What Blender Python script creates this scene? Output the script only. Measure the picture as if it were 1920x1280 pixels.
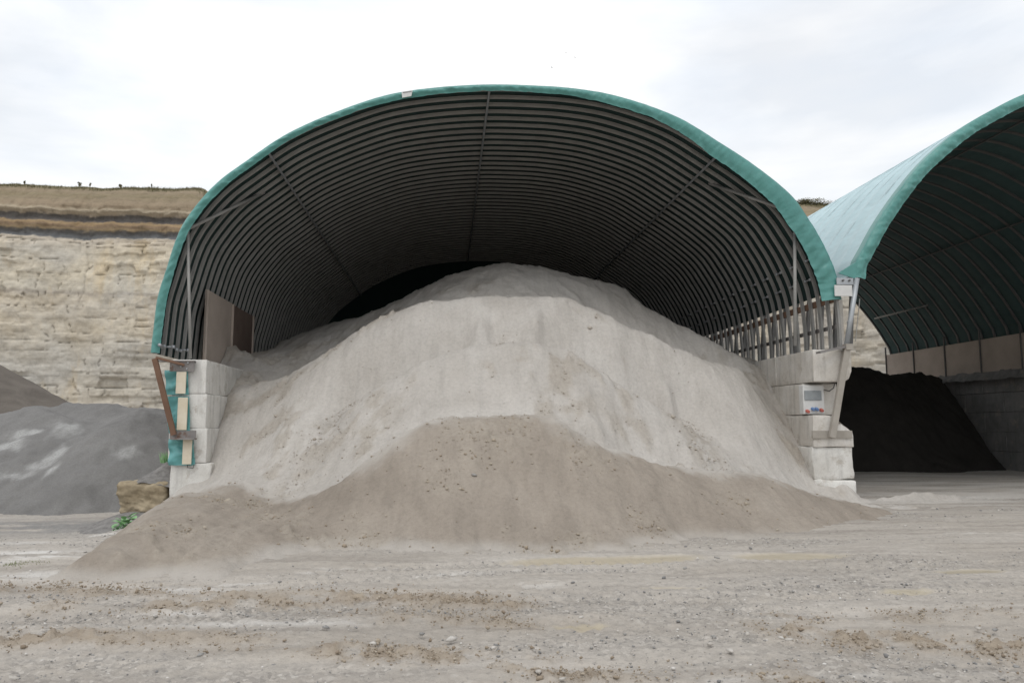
import bpy, math, random
import numpy as np
from mathutils import Vector, Matrix

random.seed(7)
rng = np.random.default_rng(11)
for o in list(bpy.data.objects):
    bpy.data.objects.remove(o)
S = bpy.context.scene
C = S.collection

# ------------------------------------------------------------------ camera
FPX, HCAM = 1440.0, 1.8
YAW = math.radians(4.84)
PIT = math.atan(160 / FPX * math.cos(YAW))
cam = bpy.data.cameras.new('camera')
cam.lens = 36 * FPX / 1920
cam.clip_end = 3000
cam.clip_start = 0.05
co = bpy.data.objects.new('camera', cam)
co.location = (0, 0, HCAM)
co.rotation_euler = (math.pi / 2 + PIT, 0, -YAW)
C.objects.link(co)
S.camera = co

# ------------------------------------------------------------------ sky: bright broken overcast
SUN_EL, SUN_AZ = math.radians(60), math.radians(200)      # azimuth clockwise from +Y
W = bpy.data.worlds.new('World')
S.world = W
W.use_nodes = True
nt = W.node_tree
for n in list(nt.nodes):
    nt.nodes.remove(n)
wo = nt.nodes.new('ShaderNodeOutputWorld')
bg = nt.nodes.new('ShaderNodeBackground')
bg.inputs['Strength'].default_value = 0.1
sky = nt.nodes.new('ShaderNodeTexSky')
sky.sky_type = 'NISHITA'
sky.sun_disc = False
sky.sun_elevation = SUN_EL
sky.sun_rotation = SUN_AZ
sky.dust_density = 1.0
sky.air_density = 1.4
tcw = nt.nodes.new('ShaderNodeTexCoord')
mpw = nt.nodes.new('ShaderNodeMapping')
mpw.inputs['Scale'].default_value = (1.0, 1.0, 3.2)
mpw.inputs['Location'].default_value = (1.9, 0.1, 0.4)
nw = nt.nodes.new('ShaderNodeTexNoise')
nw.inputs['Scale'].default_value = 1.9
nw.inputs['Detail'].default_value = 7
nw.inputs['Roughness'].default_value = 0.52
nw.inputs['Distortion'].default_value = 0.3
rw = nt.nodes.new('ShaderNodeValToRGB')
rw.color_ramp.elements[0].position = 0.36
rw.color_ramp.elements[0].color = (0.72, 0.72, 0.72, 1)
rw.color_ramp.elements[1].position = 0.56
rw.color_ramp.elements[1].color = (1, 1, 1, 1)
nw2 = nt.nodes.new('ShaderNodeTexNoise')
nw2.inputs['Scale'].default_value = 3.1
nw2.inputs['Detail'].default_value = 6
cw = nt.nodes.new('ShaderNodeValToRGB')
cw.color_ramp.elements[0].position = 0.3
cw.color_ramp.elements[0].color = (0.875, 0.92, 0.98, 1)
cw.color_ramp.elements[1].position = 0.62
cw.color_ramp.elements[1].color = (1, 1, 1, 1)
cm = nt.nodes.new('ShaderNodeVectorMath')
cm.operation = 'SCALE'
cm.inputs['Scale'].default_value = 10.1
mw = nt.nodes.new('ShaderNodeMix')
mw.data_type = 'RGBA'
L = nt.links.new
L(tcw.outputs['Generated'], mpw.inputs['Vector'])
L(mpw.outputs['Vector'], nw.inputs['Vector'])
L(mpw.outputs['Vector'], nw2.inputs['Vector'])
L(nw.outputs['Fac'], rw.inputs['Fac'])
L(nw2.outputs['Fac'], cw.inputs['Fac'])
L(cw.outputs['Color'], cm.inputs[0])
L(rw.outputs['Color'], mw.inputs['Factor'])
L(sky.outputs['Color'], mw.inputs[6])
L(cm.outputs['Vector'], mw.inputs[7])
L(mw.outputs[2], bg.inputs['Color'])
L(bg.outputs['Background'], wo.inputs['Surface'])

sun = bpy.data.lights.new('sun', 'SUN')
sun.energy = 0.9
sun.angle = math.radians(45)
sun.color = (1.0, 0.96, 0.9)
so = bpy.data.objects.new('sun', sun)
sdir = Vector((math.sin(SUN_AZ) * math.cos(SUN_EL), math.cos(SUN_AZ) * math.cos(SUN_EL), math.sin(SUN_EL)))
so.rotation_euler = sdir.to_track_quat('Z', 'Y').to_euler()
so.location = (-10, -20, 40)
C.objects.link(so)

vs = S.view_settings
vs.view_transform = 'Standard'
vs.look = 'None'
vs.exposure = 0.14
vs.gamma = 1.0
vs.use_curve_mapping = False


# ------------------------------------------------------------------ helpers
def at(px, py, Y):
    """world point at distance Y along the hall axis, from survey readings"""
    x, y = (px - 960) / FPX, (640 - py) / FPX
    c, s = math.cos(PIT), math.sin(PIT)
    Yr, Zr = c - s * y, s + c * y
    c, s = math.cos(YAW), math.sin(YAW)
    r = (c * x + s * Yr, -s * x + c * Yr, Zr)
    k = Y / r[1]
    return (r[0] * k, Y, HCAM + r[2] * k)


def atz(px, py, Z=0.0):
    p = at(px, py, 1.0)
    k = (Z - HCAM) / (p[2] - HCAM)
    return (p[0] * k, k, Z)


def tag(o, label=None, cat=None, group=None, kind=None):
    if label: o['label'] = label
    if cat: o['category'] = cat
    if group: o['group'] = group
    if kind: o['kind'] = kind
    return o


def empty(name, loc, label, cat, group=None):
    o = bpy.data.objects.new(name, None)
    o.location = loc
    o.empty_display_size = 0.3
    C.objects.link(o)
    bpy.context.view_layer.update()
    return tag(o, label, cat, group)


def link(name, me, mat, parent=None, loc=None, rot=None):
    """geometry is given in world space; parents are unrotated empties/meshes"""
    o = bpy.data.objects.new(name, me)
    C.objects.link(o)
    if mat is not None and len(me.materials) == 0:
        me.materials.append(mat)
    base = Vector(loc) if loc is not None else Vector((0, 0, 0))
    if parent is not None:
        o.parent = parent
        w = Vector((0, 0, 0))
        p = parent
        while p is not None:
            w += p.location
            p = p.parent
        base = base - w
    o.location = base
    if rot is not None:
        o.rotation_euler = rot
    return o


class MB:
    def __init__(s):
        s.v, s.f = [], []

    def add(s, vs_, fs):
        b = len(s.v)
        s.v += [tuple(p) for p in vs_]
        s.f += [tuple(i + b for i in q) for q in fs]
        return s

    def box(s, a, b, bev=0.0):
        (x0, y0, z0), (x1, y1, z1) = a, b
        if bev <= 0:
            vv = [(x0, y0, z0), (x1, y0, z0), (x1, y1, z0), (x0, y1, z0), (x0, y0, z1), (x1, y0, z1), (x1, y1, z1), (x0, y1, z1)]
            return s.add(vv, [(0, 3, 2, 1), (4, 5, 6, 7), (0, 1, 5, 4), (1, 2, 6, 5), (2, 3, 7, 6), (3, 0, 4, 7)])
        vv, idx = [], {}
        for ix in (0, 1):
            for iy in (0, 1):
                for iz in (0, 1):
                    c = [(x0, x1)[ix], (y0, y1)[iy], (z0, z1)[iz]]
                    sg = [1 - 2 * ix, 1 - 2 * iy, 1 - 2 * iz]
                    for ax in range(3):
                        p = [c[k] + (0 if k == ax else sg[k] * bev) for k in range(3)]
                        idx[(ix, iy, iz, ax)] = len(vv)
                        vv.append(p)
        fs = []
        q = idx
        for ax in range(3):
            o1, o2 = [k for k in range(3) if k != ax]
            for sd in (0, 1):
                def key(a1, a2):
                    t = [0, 0, 0]
                    t[ax] = sd; t[o1] = a1; t[o2] = a2
                    return q[(t[0], t[1], t[2], ax)]
                fc = [key(0, 0), key(1, 0), key(1, 1), key(0, 1)]
                flip = (sd == 0) ^ (ax == 1)
                fs.append(tuple(fc[::-1] if flip else fc))
        for ax in range(3):                                   # edges running along ax
            o1, o2 = [k for k in range(3) if k != ax]
            for a1 in (0, 1):
                for a2 in (0, 1):
                    def key(e, f):
                        t = [0, 0, 0]
                        t[ax] = e; t[o1] = a1; t[o2] = a2
                        return q[(t[0], t[1], t[2], f)]
                    fs.append((key(0, o1), key(1, o1), key(1, o2), key(0, o2)))
        for ix in (0, 1):
            for iy in (0, 1):
                for iz in (0, 1):
                    fs.append((q[(ix, iy, iz, 0)], q[(ix, iy, iz, 1)], q[(ix, iy, iz, 2)]))
        return s.add(vv, fs)

    def tube(s, pts, r, n=8, caps=True):
        pts = [Vector(p) for p in pts]
        rs = r if isinstance(r, (list, tuple)) else [r] * len(pts)
        rings = []
        for i, p in enumerate(pts):
            d = (pts[min(i + 1, len(pts) - 1)] - pts[max(i - 1, 0)]).normalized()
            u = d.cross(Vector((0, 0, 1)) if abs(d.z) < .9 else Vector((0, 1, 0))).normalized()
            w = d.cross(u)
            rings.append([p + rs[i] * (math.cos(2 * math.pi * k / n) * u + math.sin(2 * math.pi * k / n) * w) for k in range(n)])
        vv = [q for R in rings for q in R]
        fs = []
        for i in range(len(rings) - 1):
            for k in range(n):
                fs.append((i * n + k, i * n + (k + 1) % n, (i + 1) * n + (k + 1) % n, (i + 1) * n + k))
        if caps:
            fs.append(tuple(range(n))[::-1])
            fs.append(tuple((len(rings) - 1) * n + k for k in range(n)))
        return s.add(vv, fs)

    def bar(s, a, b, w, h, up=(0, 0, 1)):
        """rectangular bar from a to b; w across, h along up"""
        a, b, up = Vector(a), Vector(b), Vector(up)
        d = (b - a).normalized()
        u = d.cross(up).normalized()
        n = u.cross(d)
        vv = []
        for p in (a, b):
            for i, j in ((-1, -1), (1, -1), (1, 1), (-1, 1)):
                vv.append(p + u * (i * w / 2) + n * (j * h / 2))
        return s.add(vv, [(0, 1, 2, 3), (7, 6, 5, 4), (0, 4, 5, 1), (1, 5, 6, 2), (2, 6, 7, 3), (3, 7, 4, 0)])

    def mesh(s, name, smooth=False, recalc=True):
        me = bpy.data.meshes.new(name)
        me.from_pydata(s.v, [], s.f)
        if recalc:
            import bmesh
            bm = bmesh.new()
            bm.from_mesh(me)
            bmesh.ops.recalc_face_normals(bm, faces=bm.faces)
            bm.to_mesh(me)
            bm.free()
        if smooth:
            me.polygons.foreach_set('use_smooth', [True] * len(me.polygons))
        me.update()
        return me

    def build(s, name, mat, parent=None, smooth=False):
        return link(name, s.mesh(name, smooth), mat, parent)


def np_mesh(name, V, F, smooth=True, attrs=None):
    me = bpy.data.meshes.new(name)
    V = np.ascontiguousarray(V, dtype=np.float32)
    F = np.ascontiguousarray(F, dtype=np.int32)
    k = F.shape[1]
    me.vertices.add(len(V))
    me.vertices.foreach_set('co', V.ravel())
    me.loops.add(F.size)
    me.loops.foreach_set('vertex_index', F.ravel())
    me.polygons.add(len(F))
    me.polygons.foreach_set('loop_start', np.arange(0, F.size, k, dtype=np.int32))
    me.polygons.foreach_set('loop_total', np.full(len(F), k, dtype=np.int32))
    if smooth:
        me.polygons.foreach_set('use_smooth', np.ones(len(F), dtype=bool))
    for an, av in (attrs or {}).items():
        a = me.attributes.new(an, 'FLOAT', 'POINT')
        a.data.foreach_set('value', np.ascontiguousarray(av, dtype=np.float32).ravel())
    me.update(calc_edges=True)
    me.validate()
    return me


def grid_faces(nr, ncol):
    i = np.arange(nr - 1)[:, None] * ncol + np.arange(ncol - 1)[None, :]
    return np.stack([i, i + 1, i + 1 + ncol, i + ncol], -1).reshape(-1, 4)


def compact(V, F, attrs):
    used = np.unique(F)
    m = np.full(len(V), -1)
    m[used] = np.arange(len(used))
    return V[used], m[F], {k: a[used] for k, a in attrs.items()}


def _h(ix, iy, seed):
    n = (ix.astype(np.int64) * 374761393 + iy.astype(np.int64) * 668265263 + seed * 1442695041) & 0xffffffff
    n = ((n ^ (n >> 13)) * 1274126177) & 0xffffffff
    n = ((n ^ (n >> 16)) * 2246822519) & 0xffffffff
    return ((n ^ (n >> 15)) & 0xffffff) / float(0xffffff)


def vnoise(x, y, seed=0):
    x, y = np.asarray(x, float), np.asarray(y, float)
    x0, y0 = np.floor(x), np.floor(y)
    fx, fy = x - x0, y - y0
    fx, fy = fx * fx * fx * (fx * (fx * 6 - 15) + 10), fy * fy * fy * (fy * (fy * 6 - 15) + 10)
    a, b = _h(x0, y0, seed), _h(x0 + 1, y0, seed)
    c, d = _h(x0, y0 + 1, seed), _h(x0 + 1, y0 + 1, seed)
    return (a * (1 - fx) + b * fx) * (1 - fy) + (c * (1 - fx) + d * fx) * fy


def fbm(x, y, oct=4, seed=0, gain=0.5):
    t, amp, tot = 0, 1, 0
    for o in range(oct):
        c, s = math.cos(o * 1.1), math.sin(o * 1.1)
        t = t + amp * (vnoise((c * x - s * y) * 2 ** o + 17.3 * o, (s * x + c * y) * 2 ** o - 9.1 * o, seed + o) * 2 - 1)
        tot += amp
        amp *= gain
    return t / tot


def sst(a, b, x):
    t = np.clip((x - a) / (b - a), 0, 1)
    return t * t * (3 - 2 * t)


def catmull(pts, n):
    P = np.array(pts, float)
    P = np.vstack([2 * P[0] - P[1], P, 2 * P[-1] - P[-2]])
    out = []
    for i in range(1, len(P) - 2):
        for t in np.linspace(0, 1, 24, endpoint=False):
            p0, p1, p2, p3 = P[i - 1], P[i], P[i + 1], P[i + 2]
            out.append(.5 * (2 * p1 + (p2 - p0) * t + (2 * p0 - 5 * p1 + 4 * p2 - p3) * t * t + (-p0 + 3 * p1 - 3 * p2 + p3) * t ** 3))
    out.append(P[-2])
    out = np.array(out)
    d = np.r_[0, np.cumsum(np.linalg.norm(np.diff(out, axis=0), axis=1))]
    q = np.linspace(0, d[-1], n)
    return np.stack([np.interp(q, d, out[:, k]) for k in range(out.shape[1])], 1)


# ------------------------------------------------------------------ materials
class NT:
    def __init__(s, name):
        s.m = bpy.data.materials.new(name)
        s.m.use_nodes = True
        s.t = s.m.node_tree
        s.b = s.t.nodes['Principled BSDF']
        s.geo = s.t.nodes.new('ShaderNodeNewGeometry')
        s.tc = s.t.nodes.new('ShaderNodeTexCoord')
        s.b.inputs['Roughness'].default_value = 0.85
        s.b.inputs['Specular IOR Level'].default_value = 0.25

    def node(s, t, **kw):
        n = s.t.nodes.new(t)
        for k, v in kw.items():
            setattr(n, k, v)
        return n

    def link(s, a, b):
        s.t.links.new(a, b)

    def vec(s, scale=(1, 1, 1), obj=False, loc=(0, 0, 0)):
        n = s.node('ShaderNodeMapping')
        n.inputs['Scale'].default_value = scale
        n.inputs['Location'].default_value = loc
        s.link(s.tc.outputs['Object'] if obj else s.geo.outputs['Position'], n.inputs['Vector'])
        return n.outputs['Vector']

    def noise(s, scale, detail=5, rough=.55, vec=None, dist=0.0):
        n = s.node('ShaderNodeTexNoise')
        n.inputs['Scale'].default_value = scale
        n.inputs['Detail'].default_value = detail
        n.inputs['Roughness'].default_value = rough
        n.inputs['Distortion'].default_value = dist
        s.link(vec if vec is not None else s.geo.outputs['Position'], n.inputs['Vector'])
        return n.outputs['Fac']

    def voro(s, scale, vec=None, feature='F1', out='Distance'):
        n = s.node('ShaderNodeTexVoronoi', feature=feature)
        n.inputs['Scale'].default_value = scale
        s.link(vec if vec is not None else s.geo.outputs['Position'], n.inputs['Vector'])
        return n.outputs[out]

    def ramp(s, f, stops, interp='LINEAR'):
        n = s.node('ShaderNodeValToRGB')
        n.color_ramp.interpolation = interp
        e = n.color_ramp.elements
        while len(e) < len(stops):
            e.new(0.5)
        for i, (p, c) in enumerate(stops):
            e[i].position = p
            e[i].color = (c, c, c, 1) if isinstance(c, (int, float)) else (*c, 1)
        s.link(f, n.inputs['Fac'])
        return n.outputs['Color']

    def mix(s, fac, a, b, mode='MIX'):
        n = s.node('ShaderNodeMix', data_type='RGBA', blend_type=mode)
        for v, i in ((fac, n.inputs['Factor']), (a, n.inputs[6]), (b, n.inputs[7])):
            if isinstance(v, (int, float)):
                if i.type == 'VALUE':
                    i.default_value = v
                else:
                    i.default_value = (v, v, v, 1)
            elif isinstance(v, tuple):
                i.default_value = (*v, 1)
            else:
                s.link(v, i)
        return n.outputs[2]

    def math(s, op, a, b=0.0, clamp=False):
        n = s.node('ShaderNodeMath', operation=op, use_clamp=clamp)
        for v, i in ((a, n.inputs[0]), (b, n.inputs[1])):
            if isinstance(v, (int, float)):
                i.default_value = v
            else:
                s.link(v, i)
        return n.outputs[0]

    def attr(s, name):
        return s.node('ShaderNodeAttribute', attribute_name=name).outputs['Fac']

    def bump(s, h, strength=.5, dist=.02, prev=None):
        n = s.node('ShaderNodeBump')
        n.inputs['Strength'].default_value = strength
        n.inputs['Distance'].default_value = dist
        s.link(h, n.inputs['Height'])
        if prev is not None:
            s.link(prev, n.inputs['Normal'])
        return n.outputs['Normal']

    def done(s, col=None, rough=None, normal=None, metal=None):
        for v, k in ((col, 'Base Color'), (rough, 'Roughness'), (metal, 'Metallic')):
            if v is None:
                continue
            if isinstance(v, tuple):
                s.b.inputs[k].default_value = (*v, 1)
            elif isinstance(v, (int, float)):
                s.b.inputs[k].default_value = v
            else:
                s.link(v, s.b.inputs[k])
        if normal is not None:
            s.link(normal, s.b.inputs['Normal'])
        return s.m


def m_simple(name, c1, c2, scale=3, rough=.8, bump=.2, bscale=40, metal=0.0, obj=True, detail=6):
    n = NT(name)
    v = n.vec(obj=obj)
    f = n.noise(scale, detail, .6, v)
    col = n.ramp(f, [(.3, c1), (.7, c2)])
    nm = n.bump(n.noise(bscale, 4, .6, v), bump, .01)
    return n.done(col, rough, nm, metal)


def m_ground():
    n = NT('dirt_yard')
    gr, cl, wh, pud = n.attr('gravel'), n.attr('clay'), n.attr('chalk'), n.attr('puddle')
    st = n.vec((.35, 1.5, 1))
    big = n.noise(.5, 6, .6, st, .6)
    base = n.ramp(big, [(.3, (.335, .303, .267)), (.5, (.41, .375, .334)), (.7, (.475, .442, .402))])
    trk = n.noise(1.5, 6, .65, n.vec((.16, 2.2, 1)), .8)
    base = n.mix(.75, base, n.ramp(trk, [(.32, (.70, .69, .69)), (.5, (1.0, 1.0, 1.0)), (.68, (1.14, 1.13, 1.11))]), 'MULTIPLY')
    fine = n.noise(9, 8, .7)
    base = n.mix(.5, base, n.ramp(fine, [(.3, .72), (.5, 1.0), (.7, 1.18)]), 'MULTIPLY')
    speck = n.voro(26, out='Color')
    sp = n.node('ShaderNodeSeparateColor')
    n.link(speck, sp.inputs[0])
    gcol = n.ramp(sp.outputs[0], [(0, (.19, .18, .17)), (.35, (.30, .28, .258)), (.75, (.40, .37, .335)), (1, (.54, .51, .47))])
    gf = n.math('MULTIPLY', gr, n.ramp(n.noise(5, 5, .7), [(.38, 0), (.56, 1)]))
    col = n.mix(n.math('MULTIPLY', gf, .65), base, gcol)
    sprk = n.math('GREATER_THAN', sp.outputs[1], .93)
    col = n.mix(n.math('MULTIPLY', sprk, .35), col, gcol)
    col = n.mix(n.math('MULTIPLY', cl, .85), col, n.ramp(n.noise(7, 6, .7), [(.3, (.25, .20, .15)), (.7, (.38, .315, .24))]))
    col = n.mix(n.math('MULTIPLY', wh, .85), col, (.66, .64, .61))
    col = n.mix(n.math('MULTIPLY', pud, .7), col, (.42, .365, .265))
    col = n.mix(n.math('MULTIPLY', n.attr('grit'), .85), col, n.ramp(fine, [(.3, (.17, .167, .163)), (.7, (.27, .265, .258))]))
    rg = n.math('SUBTRACT', .92, n.math('MULTIPLY', pud, .62))
    h = n.math('ADD', n.noise(30, 6, .75), n.math('MULTIPLY', n.voro(34), .6))
    nm = n.bump(h, .55, .022)
    dry = n.math('SUBTRACT', 1, pud, True)
    bn = nm.node
    n.link(n.math('MULTIPLY', dry, .65), bn.inputs['Strength'])
    return n.done(col, rg, nm)


def m_sand(name, lo, mid, hi, alo=None, bs=.5):
    n = NT(name)
    f = n.noise(.55, 6, .6, n.vec((1, .6, 1)), .5)
    col = n.ramp(f, [(.3, lo), (.5, mid), (.7, hi)])
    streak = n.noise(2.2, 5, .65, n.vec((2.2, .35, .35)), .4)
    col = n.mix(.6, col, n.ramp(streak, [(.3, .84), (.5, 1.0), (.72, 1.1)]), 'MULTIPLY')
    col = n.mix(.6, col, n.ramp(n.noise(14, 8, .75), [(.28, .72), (.5, 1.0), (.75, 1.16)]), 'MULTIPLY')
    if alo:
        edge = n.attr('pale')
        col = n.mix(edge, col, alo)
    cl = n.attr('crumb')
    col = n.mix(n.math('MULTIPLY', cl, .55), col, n.ramp(n.noise(11, 5, .7), [(.3, (.27, .232, .19)), (.7, (.43, .385, .325))]))
    h = n.math('ADD', n.noise(9, 8, .7), n.math('MULTIPLY', n.noise(45, 4, .7), .4))
    return n.done(col, .95, n.bump(h, .65, .05))


def m_heap(name, c1, c2, pale=None, bs=.5, sc=60):
    n = NT(name)
    col = n.ramp(n.noise(.7, 6, .65, None, .5), [(.3, c1), (.7, c2)])
    col = n.mix(.7, col, n.ramp(n.noise(22, 6, .8), [(.3, .7), (.7, 1.25)]), 'MULTIPLY')
    if pale:
        f = n.attr('pale')
        f = n.math('MULTIPLY', f, n.ramp(n.noise(18, 6, .85), [(.36, .2), (.52, 1)]))
        col = n.mix(f, col, pale)
    return n.done(col, .95, n.bump(n.noise(sc, 4, .8), bs, .03))


def m_cliff():
    n = NT('cliff_rock')
    zt = n.attr('strat')                     # 0 at the foot .. 1 at the rim, follows the beds
    col = n.ramp(zt, [(0, (.10, .095, .085)), (.045, (.2, .185, .16)), (.075, (.50, .45, .37)), (.30, (.47, .44, .385)), (.42, (.545, .482, .378)), (.555, (.53, .463, .36)),
                      (.565, (.36, .31, .25)), (.58, (.55, .498, .40)), (.73, (.53, .472, .372)), (.777, (.51, .45, .37)), (.785, (.125, .13, .135)),
                      (.808, (.13, .125, .12)), (.815, (.34, .26, .16)), (.826, (.22, .16, .11)), (.838, (.36, .26, .15)), (.845, (.12, .11, .105)), (.868, (.14, .13, .12)), (.873, (.40, .34, .26)), (.893, (.30, .25, .18)),
                      (.9, (.26, .205, .145)), (.94, (.20, .165, .105)), (.965, (.25, .2, .14)), (1, (.17, .15, .085))])
    patch = n.noise(.10, 5, .6, n.vec((1, 1, 1.4)), .4)
    lm = n.math('LESS_THAN', zt, .775)
    pm = n.math('MULTIPLY', n.ramp(patch, [(.42, 0), (.62, 1)]), lm)
    col = n.mix(n.math('MULTIPLY', pm, .6), col, (.43, .42, .395))
    och = n.math('MULTIPLY', n.ramp(n.noise(.16, 5, .65, n.vec((1.6, 1, .5), loc=(7, 0, 3))), [(.52, 0), (.66, 1)]), lm)
    col = n.mix(n.math('MULTIPLY', och, .55), col, (.52, .40, .23))
    bed = n.noise(1.0, 6, .7, n.vec((.12, .12, 2.6)))
    col = n.mix(.5, col, n.ramp(bed, [(.3, .78), (.5, 1.08), (.7, 1.25)]), 'MULTIPLY')
    blot = n.noise(1.3, 7, .72, None, .6)
    col = n.mix(.75, col, n.ramp(blot, [(.3, .78), (.5, 1.1), (.72, 1.3)]), 'MULTIPLY')
    crack = n.attr('crack')
    col = n.mix(n.math('MULTIPLY', crack, .3), col, (.11, .095, .075))
    gg = n.attr('grey')
    col = n.mix(n.math('MULTIPLY', gg, .7), col, n.ramp(blot, [(.3, (.22, .215, .205)), (.7, (.42, .405, .38))]))
    h = n.math('ADD', n.noise(1.9, 8, .75, n.vec((.6, 1, 2.2))), n.math('MULTIPLY', n.noise(9, 5, .8), .35))
    return n.done(col, .95, n.bump(h, .6, .14))


def m_concrete(name, c1, c2, c3):
    n = NT(name)
    col = n.ramp(n.noise(1.4, 7, .65, None, .5), [(.3, c1), (.5, c2), (.7, c3)])
    drip = n.noise(2.4, 5, .6, n.vec((2.2, 2.2, .35)))
    col = n.mix(.5, col, n.ramp(drip, [(.33, .62), (.5, 1.02)]), 'MULTIPLY')
    col = n.mix(n.ramp(n.noise(2.1, 6, .7, n.vec(loc=(3, 5, 2))), [(.56, 0), (.66, .6)]), col, (.36, .315, .26))
    col = n.mix(.5, col, n.ramp(n.noise(30, 5, .7), [(.3, .8), (.7, 1.12)]), 'MULTIPLY')
    h = n.math('ADD', n.noise(16, 6, .7), n.math('MULTIPLY', n.noise(3, 4, .6), .8))
    return n.done(col, .9, n.bump(h, .35, .02))


def m_steel(name, c1, c2, metal, rough, rust=None, ra=.6):
    n = NT(name)
    col = n.ramp(n.noise(2.2, 6, .65), [(.3, c1), (.7, c2)])
    if rust:
        col = n.mix(n.ramp(n.noise(3.1, 7, .7, n.vec(loc=(4, 2, 1))), [(ra, 0), (ra + .1, .9)]), col, rust)
    return n.done(col, rough, n.bump(n.noise(60, 3, .6), .12, .01), metal)


def m_pvc(name, c1, c2, rough, spec=.4, bs=.3):
    n = NT(name)
    v = n.noise(.8, 6, .6, n.vec((1, 1, 1)))
    col = n.ramp(v, [(.3, c1), (.7, c2)])
    col = n.mix(.35, col, n.ramp(n.noise(7, 6, .7, n.vec((1, .3, 1))), [(.35, .75), (.65, 1.15)]), 'MULTIPLY')
    n.b.inputs['Specular IOR Level'].default_value = spec
    return n.done(col, rough, n.bump(n.noise(3.5, 5, .6, n.vec((1, .6, 1))), bs, .04))


M = {}
M['ground'] = m_ground()
M['sand_pale'] = m_sand('pale_sand', (.42, .391, .356), (.48, .451, .416), (.53, .503, .468))
M['sand_brown'] = m_sand('brown_sand', (.255, .22, .183), (.312, .271, .228), (.365, .321, .273), (.475, .445, .408))
M['grey_heap'] = m_heap('grey_grit', (.165, .161, .156), (.225, .22, .213), (.42, .42, .41))
M['brown_heap'] = m_heap('brown_gravel_heap', (.105, .092, .08), (.17, .15, .13), bs=.9, sc=5)
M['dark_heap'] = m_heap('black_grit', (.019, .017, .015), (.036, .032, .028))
M['cliff'] = m_cliff()
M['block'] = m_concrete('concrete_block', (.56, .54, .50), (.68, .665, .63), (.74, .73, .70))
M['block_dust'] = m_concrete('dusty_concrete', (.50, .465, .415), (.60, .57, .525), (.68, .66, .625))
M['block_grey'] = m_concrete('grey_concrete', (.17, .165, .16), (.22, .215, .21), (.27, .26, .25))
M['steel'] = m_steel('dusty_galvanised', (.25, .247, .236), (.345, .34, .325), .1, .55)
M['steel2'] = m_steel('dark_rib_steel', (.10, .10, .10), (.15, .147, .143), .2, .6)
M['galv'] = m_steel('bright_galvanised', (.34, .36, .38), (.45, .47, .49), .5, .5)
M['dusty'] = m_steel('dusty_strut', (.30, .275, .24), (.40, .37, .33), .0, .85)
M['rust'] = m_steel('rusty_steel', (.16, .095, .065), (.24, .145, .10), .1, .8)
M['rustgrey'] = m_steel('rust_spotted_steel', (.20, .185, .18), (.28, .265, .255), .3, .6, (.15, .08, .05), .55)
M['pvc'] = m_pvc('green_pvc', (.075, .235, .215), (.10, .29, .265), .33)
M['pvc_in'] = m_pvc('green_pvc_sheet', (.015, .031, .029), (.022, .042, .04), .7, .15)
M['pvc_tail'] = m_pvc('light_green_pvc', (.11, .32, .32), (.16, .40, .40), .3)
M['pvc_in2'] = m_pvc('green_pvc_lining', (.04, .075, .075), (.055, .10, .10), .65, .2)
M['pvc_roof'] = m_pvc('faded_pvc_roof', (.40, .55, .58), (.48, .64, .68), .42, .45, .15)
M['ply'] = m_simple('brown_ply', (.42, .355, .305), (.52, .445, .39), 1.2, .85, .2, 30, obj=False)
M['ply2'] = m_simple('red_ply', (.16, .115, .095), (.21, .16, .135), 1.2, .85, .2, 30, obj=False)
M['cream'] = m_simple('cream_timber', (.62, .55, .42), (.72, .66, .54), 4, .8, .2, 30, obj=False)
M['white'] = m_simple('white_plate', (.55, .55, .54), (.66, .66, .65), 5, .5, .05, 20, obj=False)
M['red'] = m_simple('red_plastic', (.42, .10, .08), (.5, .15, .12), 8, .4, .05, 20)
M['blue'] = m_simple('blue_plastic', (.12, .2, .38), (.17, .26, .45), 8, .4, .05, 20)
M['greycover'] = m_simple('smoked_cover', (.22, .24, .25), (.3, .32, .33), 6, .3, .05, 20)
M['boulder'] = m_simple('tan_boulder', (.19, .15, .095), (.47, .395, .28), 3.0, .95, .9, 14, obj=False)
M['grit'] = m_simple('grit_cap', (.13, .125, .12), (.26, .25, .24), 8, .95, .8, 30, obj=False)
M['leaf'] = m_simple('leaf_green', (.20, .38, .17), (.30, .50, .26), 9, .6, .1, 20)
M['weed'] = m_simple('dry_weed', (.10, .10, .05), (.18, .155, .09), 3, .9, .1, 20)
M['moss'] = m_simple('moss_green', (.13, .16, .05), (.2, .23, .09), 9, .9, .1, 20)
M['bird'] = m_simple('dark_feather', (.02, .02, .02), (.04, .04, .04), 9, .8, .1, 20)
M['ink'] = m_simple('grey_print', (.22, .22, .23), (.3, .3, .3), 9, .8, .05, 20)


def m_stone():
    n = NT('loose_stone')
    i = n.attr('tone')
    col = n.ramp(i, [(0, (.20, .20, .20)), (.4, (.30, .29, .275)), (.75, (.42, .39, .35)), (1, (.66, .64, .61))])
    col = n.mix(.5, col, n.ramp(n.noise(25, 4, .7), [(.3, .75), (.7, 1.2)]), 'MULTIPLY')
    return n.done(col, .9, n.bump(n.noise(60, 4, .7), .4, .01))


M['stone'] = m_stone()


def m_clod():
    n = NT('mud_clod')
    i = n.attr('tone')
    col = n.ramp(i, [(0, (.25, .20, .15)), (.6, (.34, .285, .22)), (1, (.42, .37, .305))])
    col = n.mix(.5, col, n.ramp(n.noise(25, 4, .7), [(.3, .75), (.7, 1.2)]), 'MULTIPLY')
    return n.done(col, .95, n.bump(n.noise(50, 4, .7), .5, .01))


M['clod'] = m_clod()

# ================================================================== THE SETTING
YF = 18.3                                        # front plane of the halls


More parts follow.
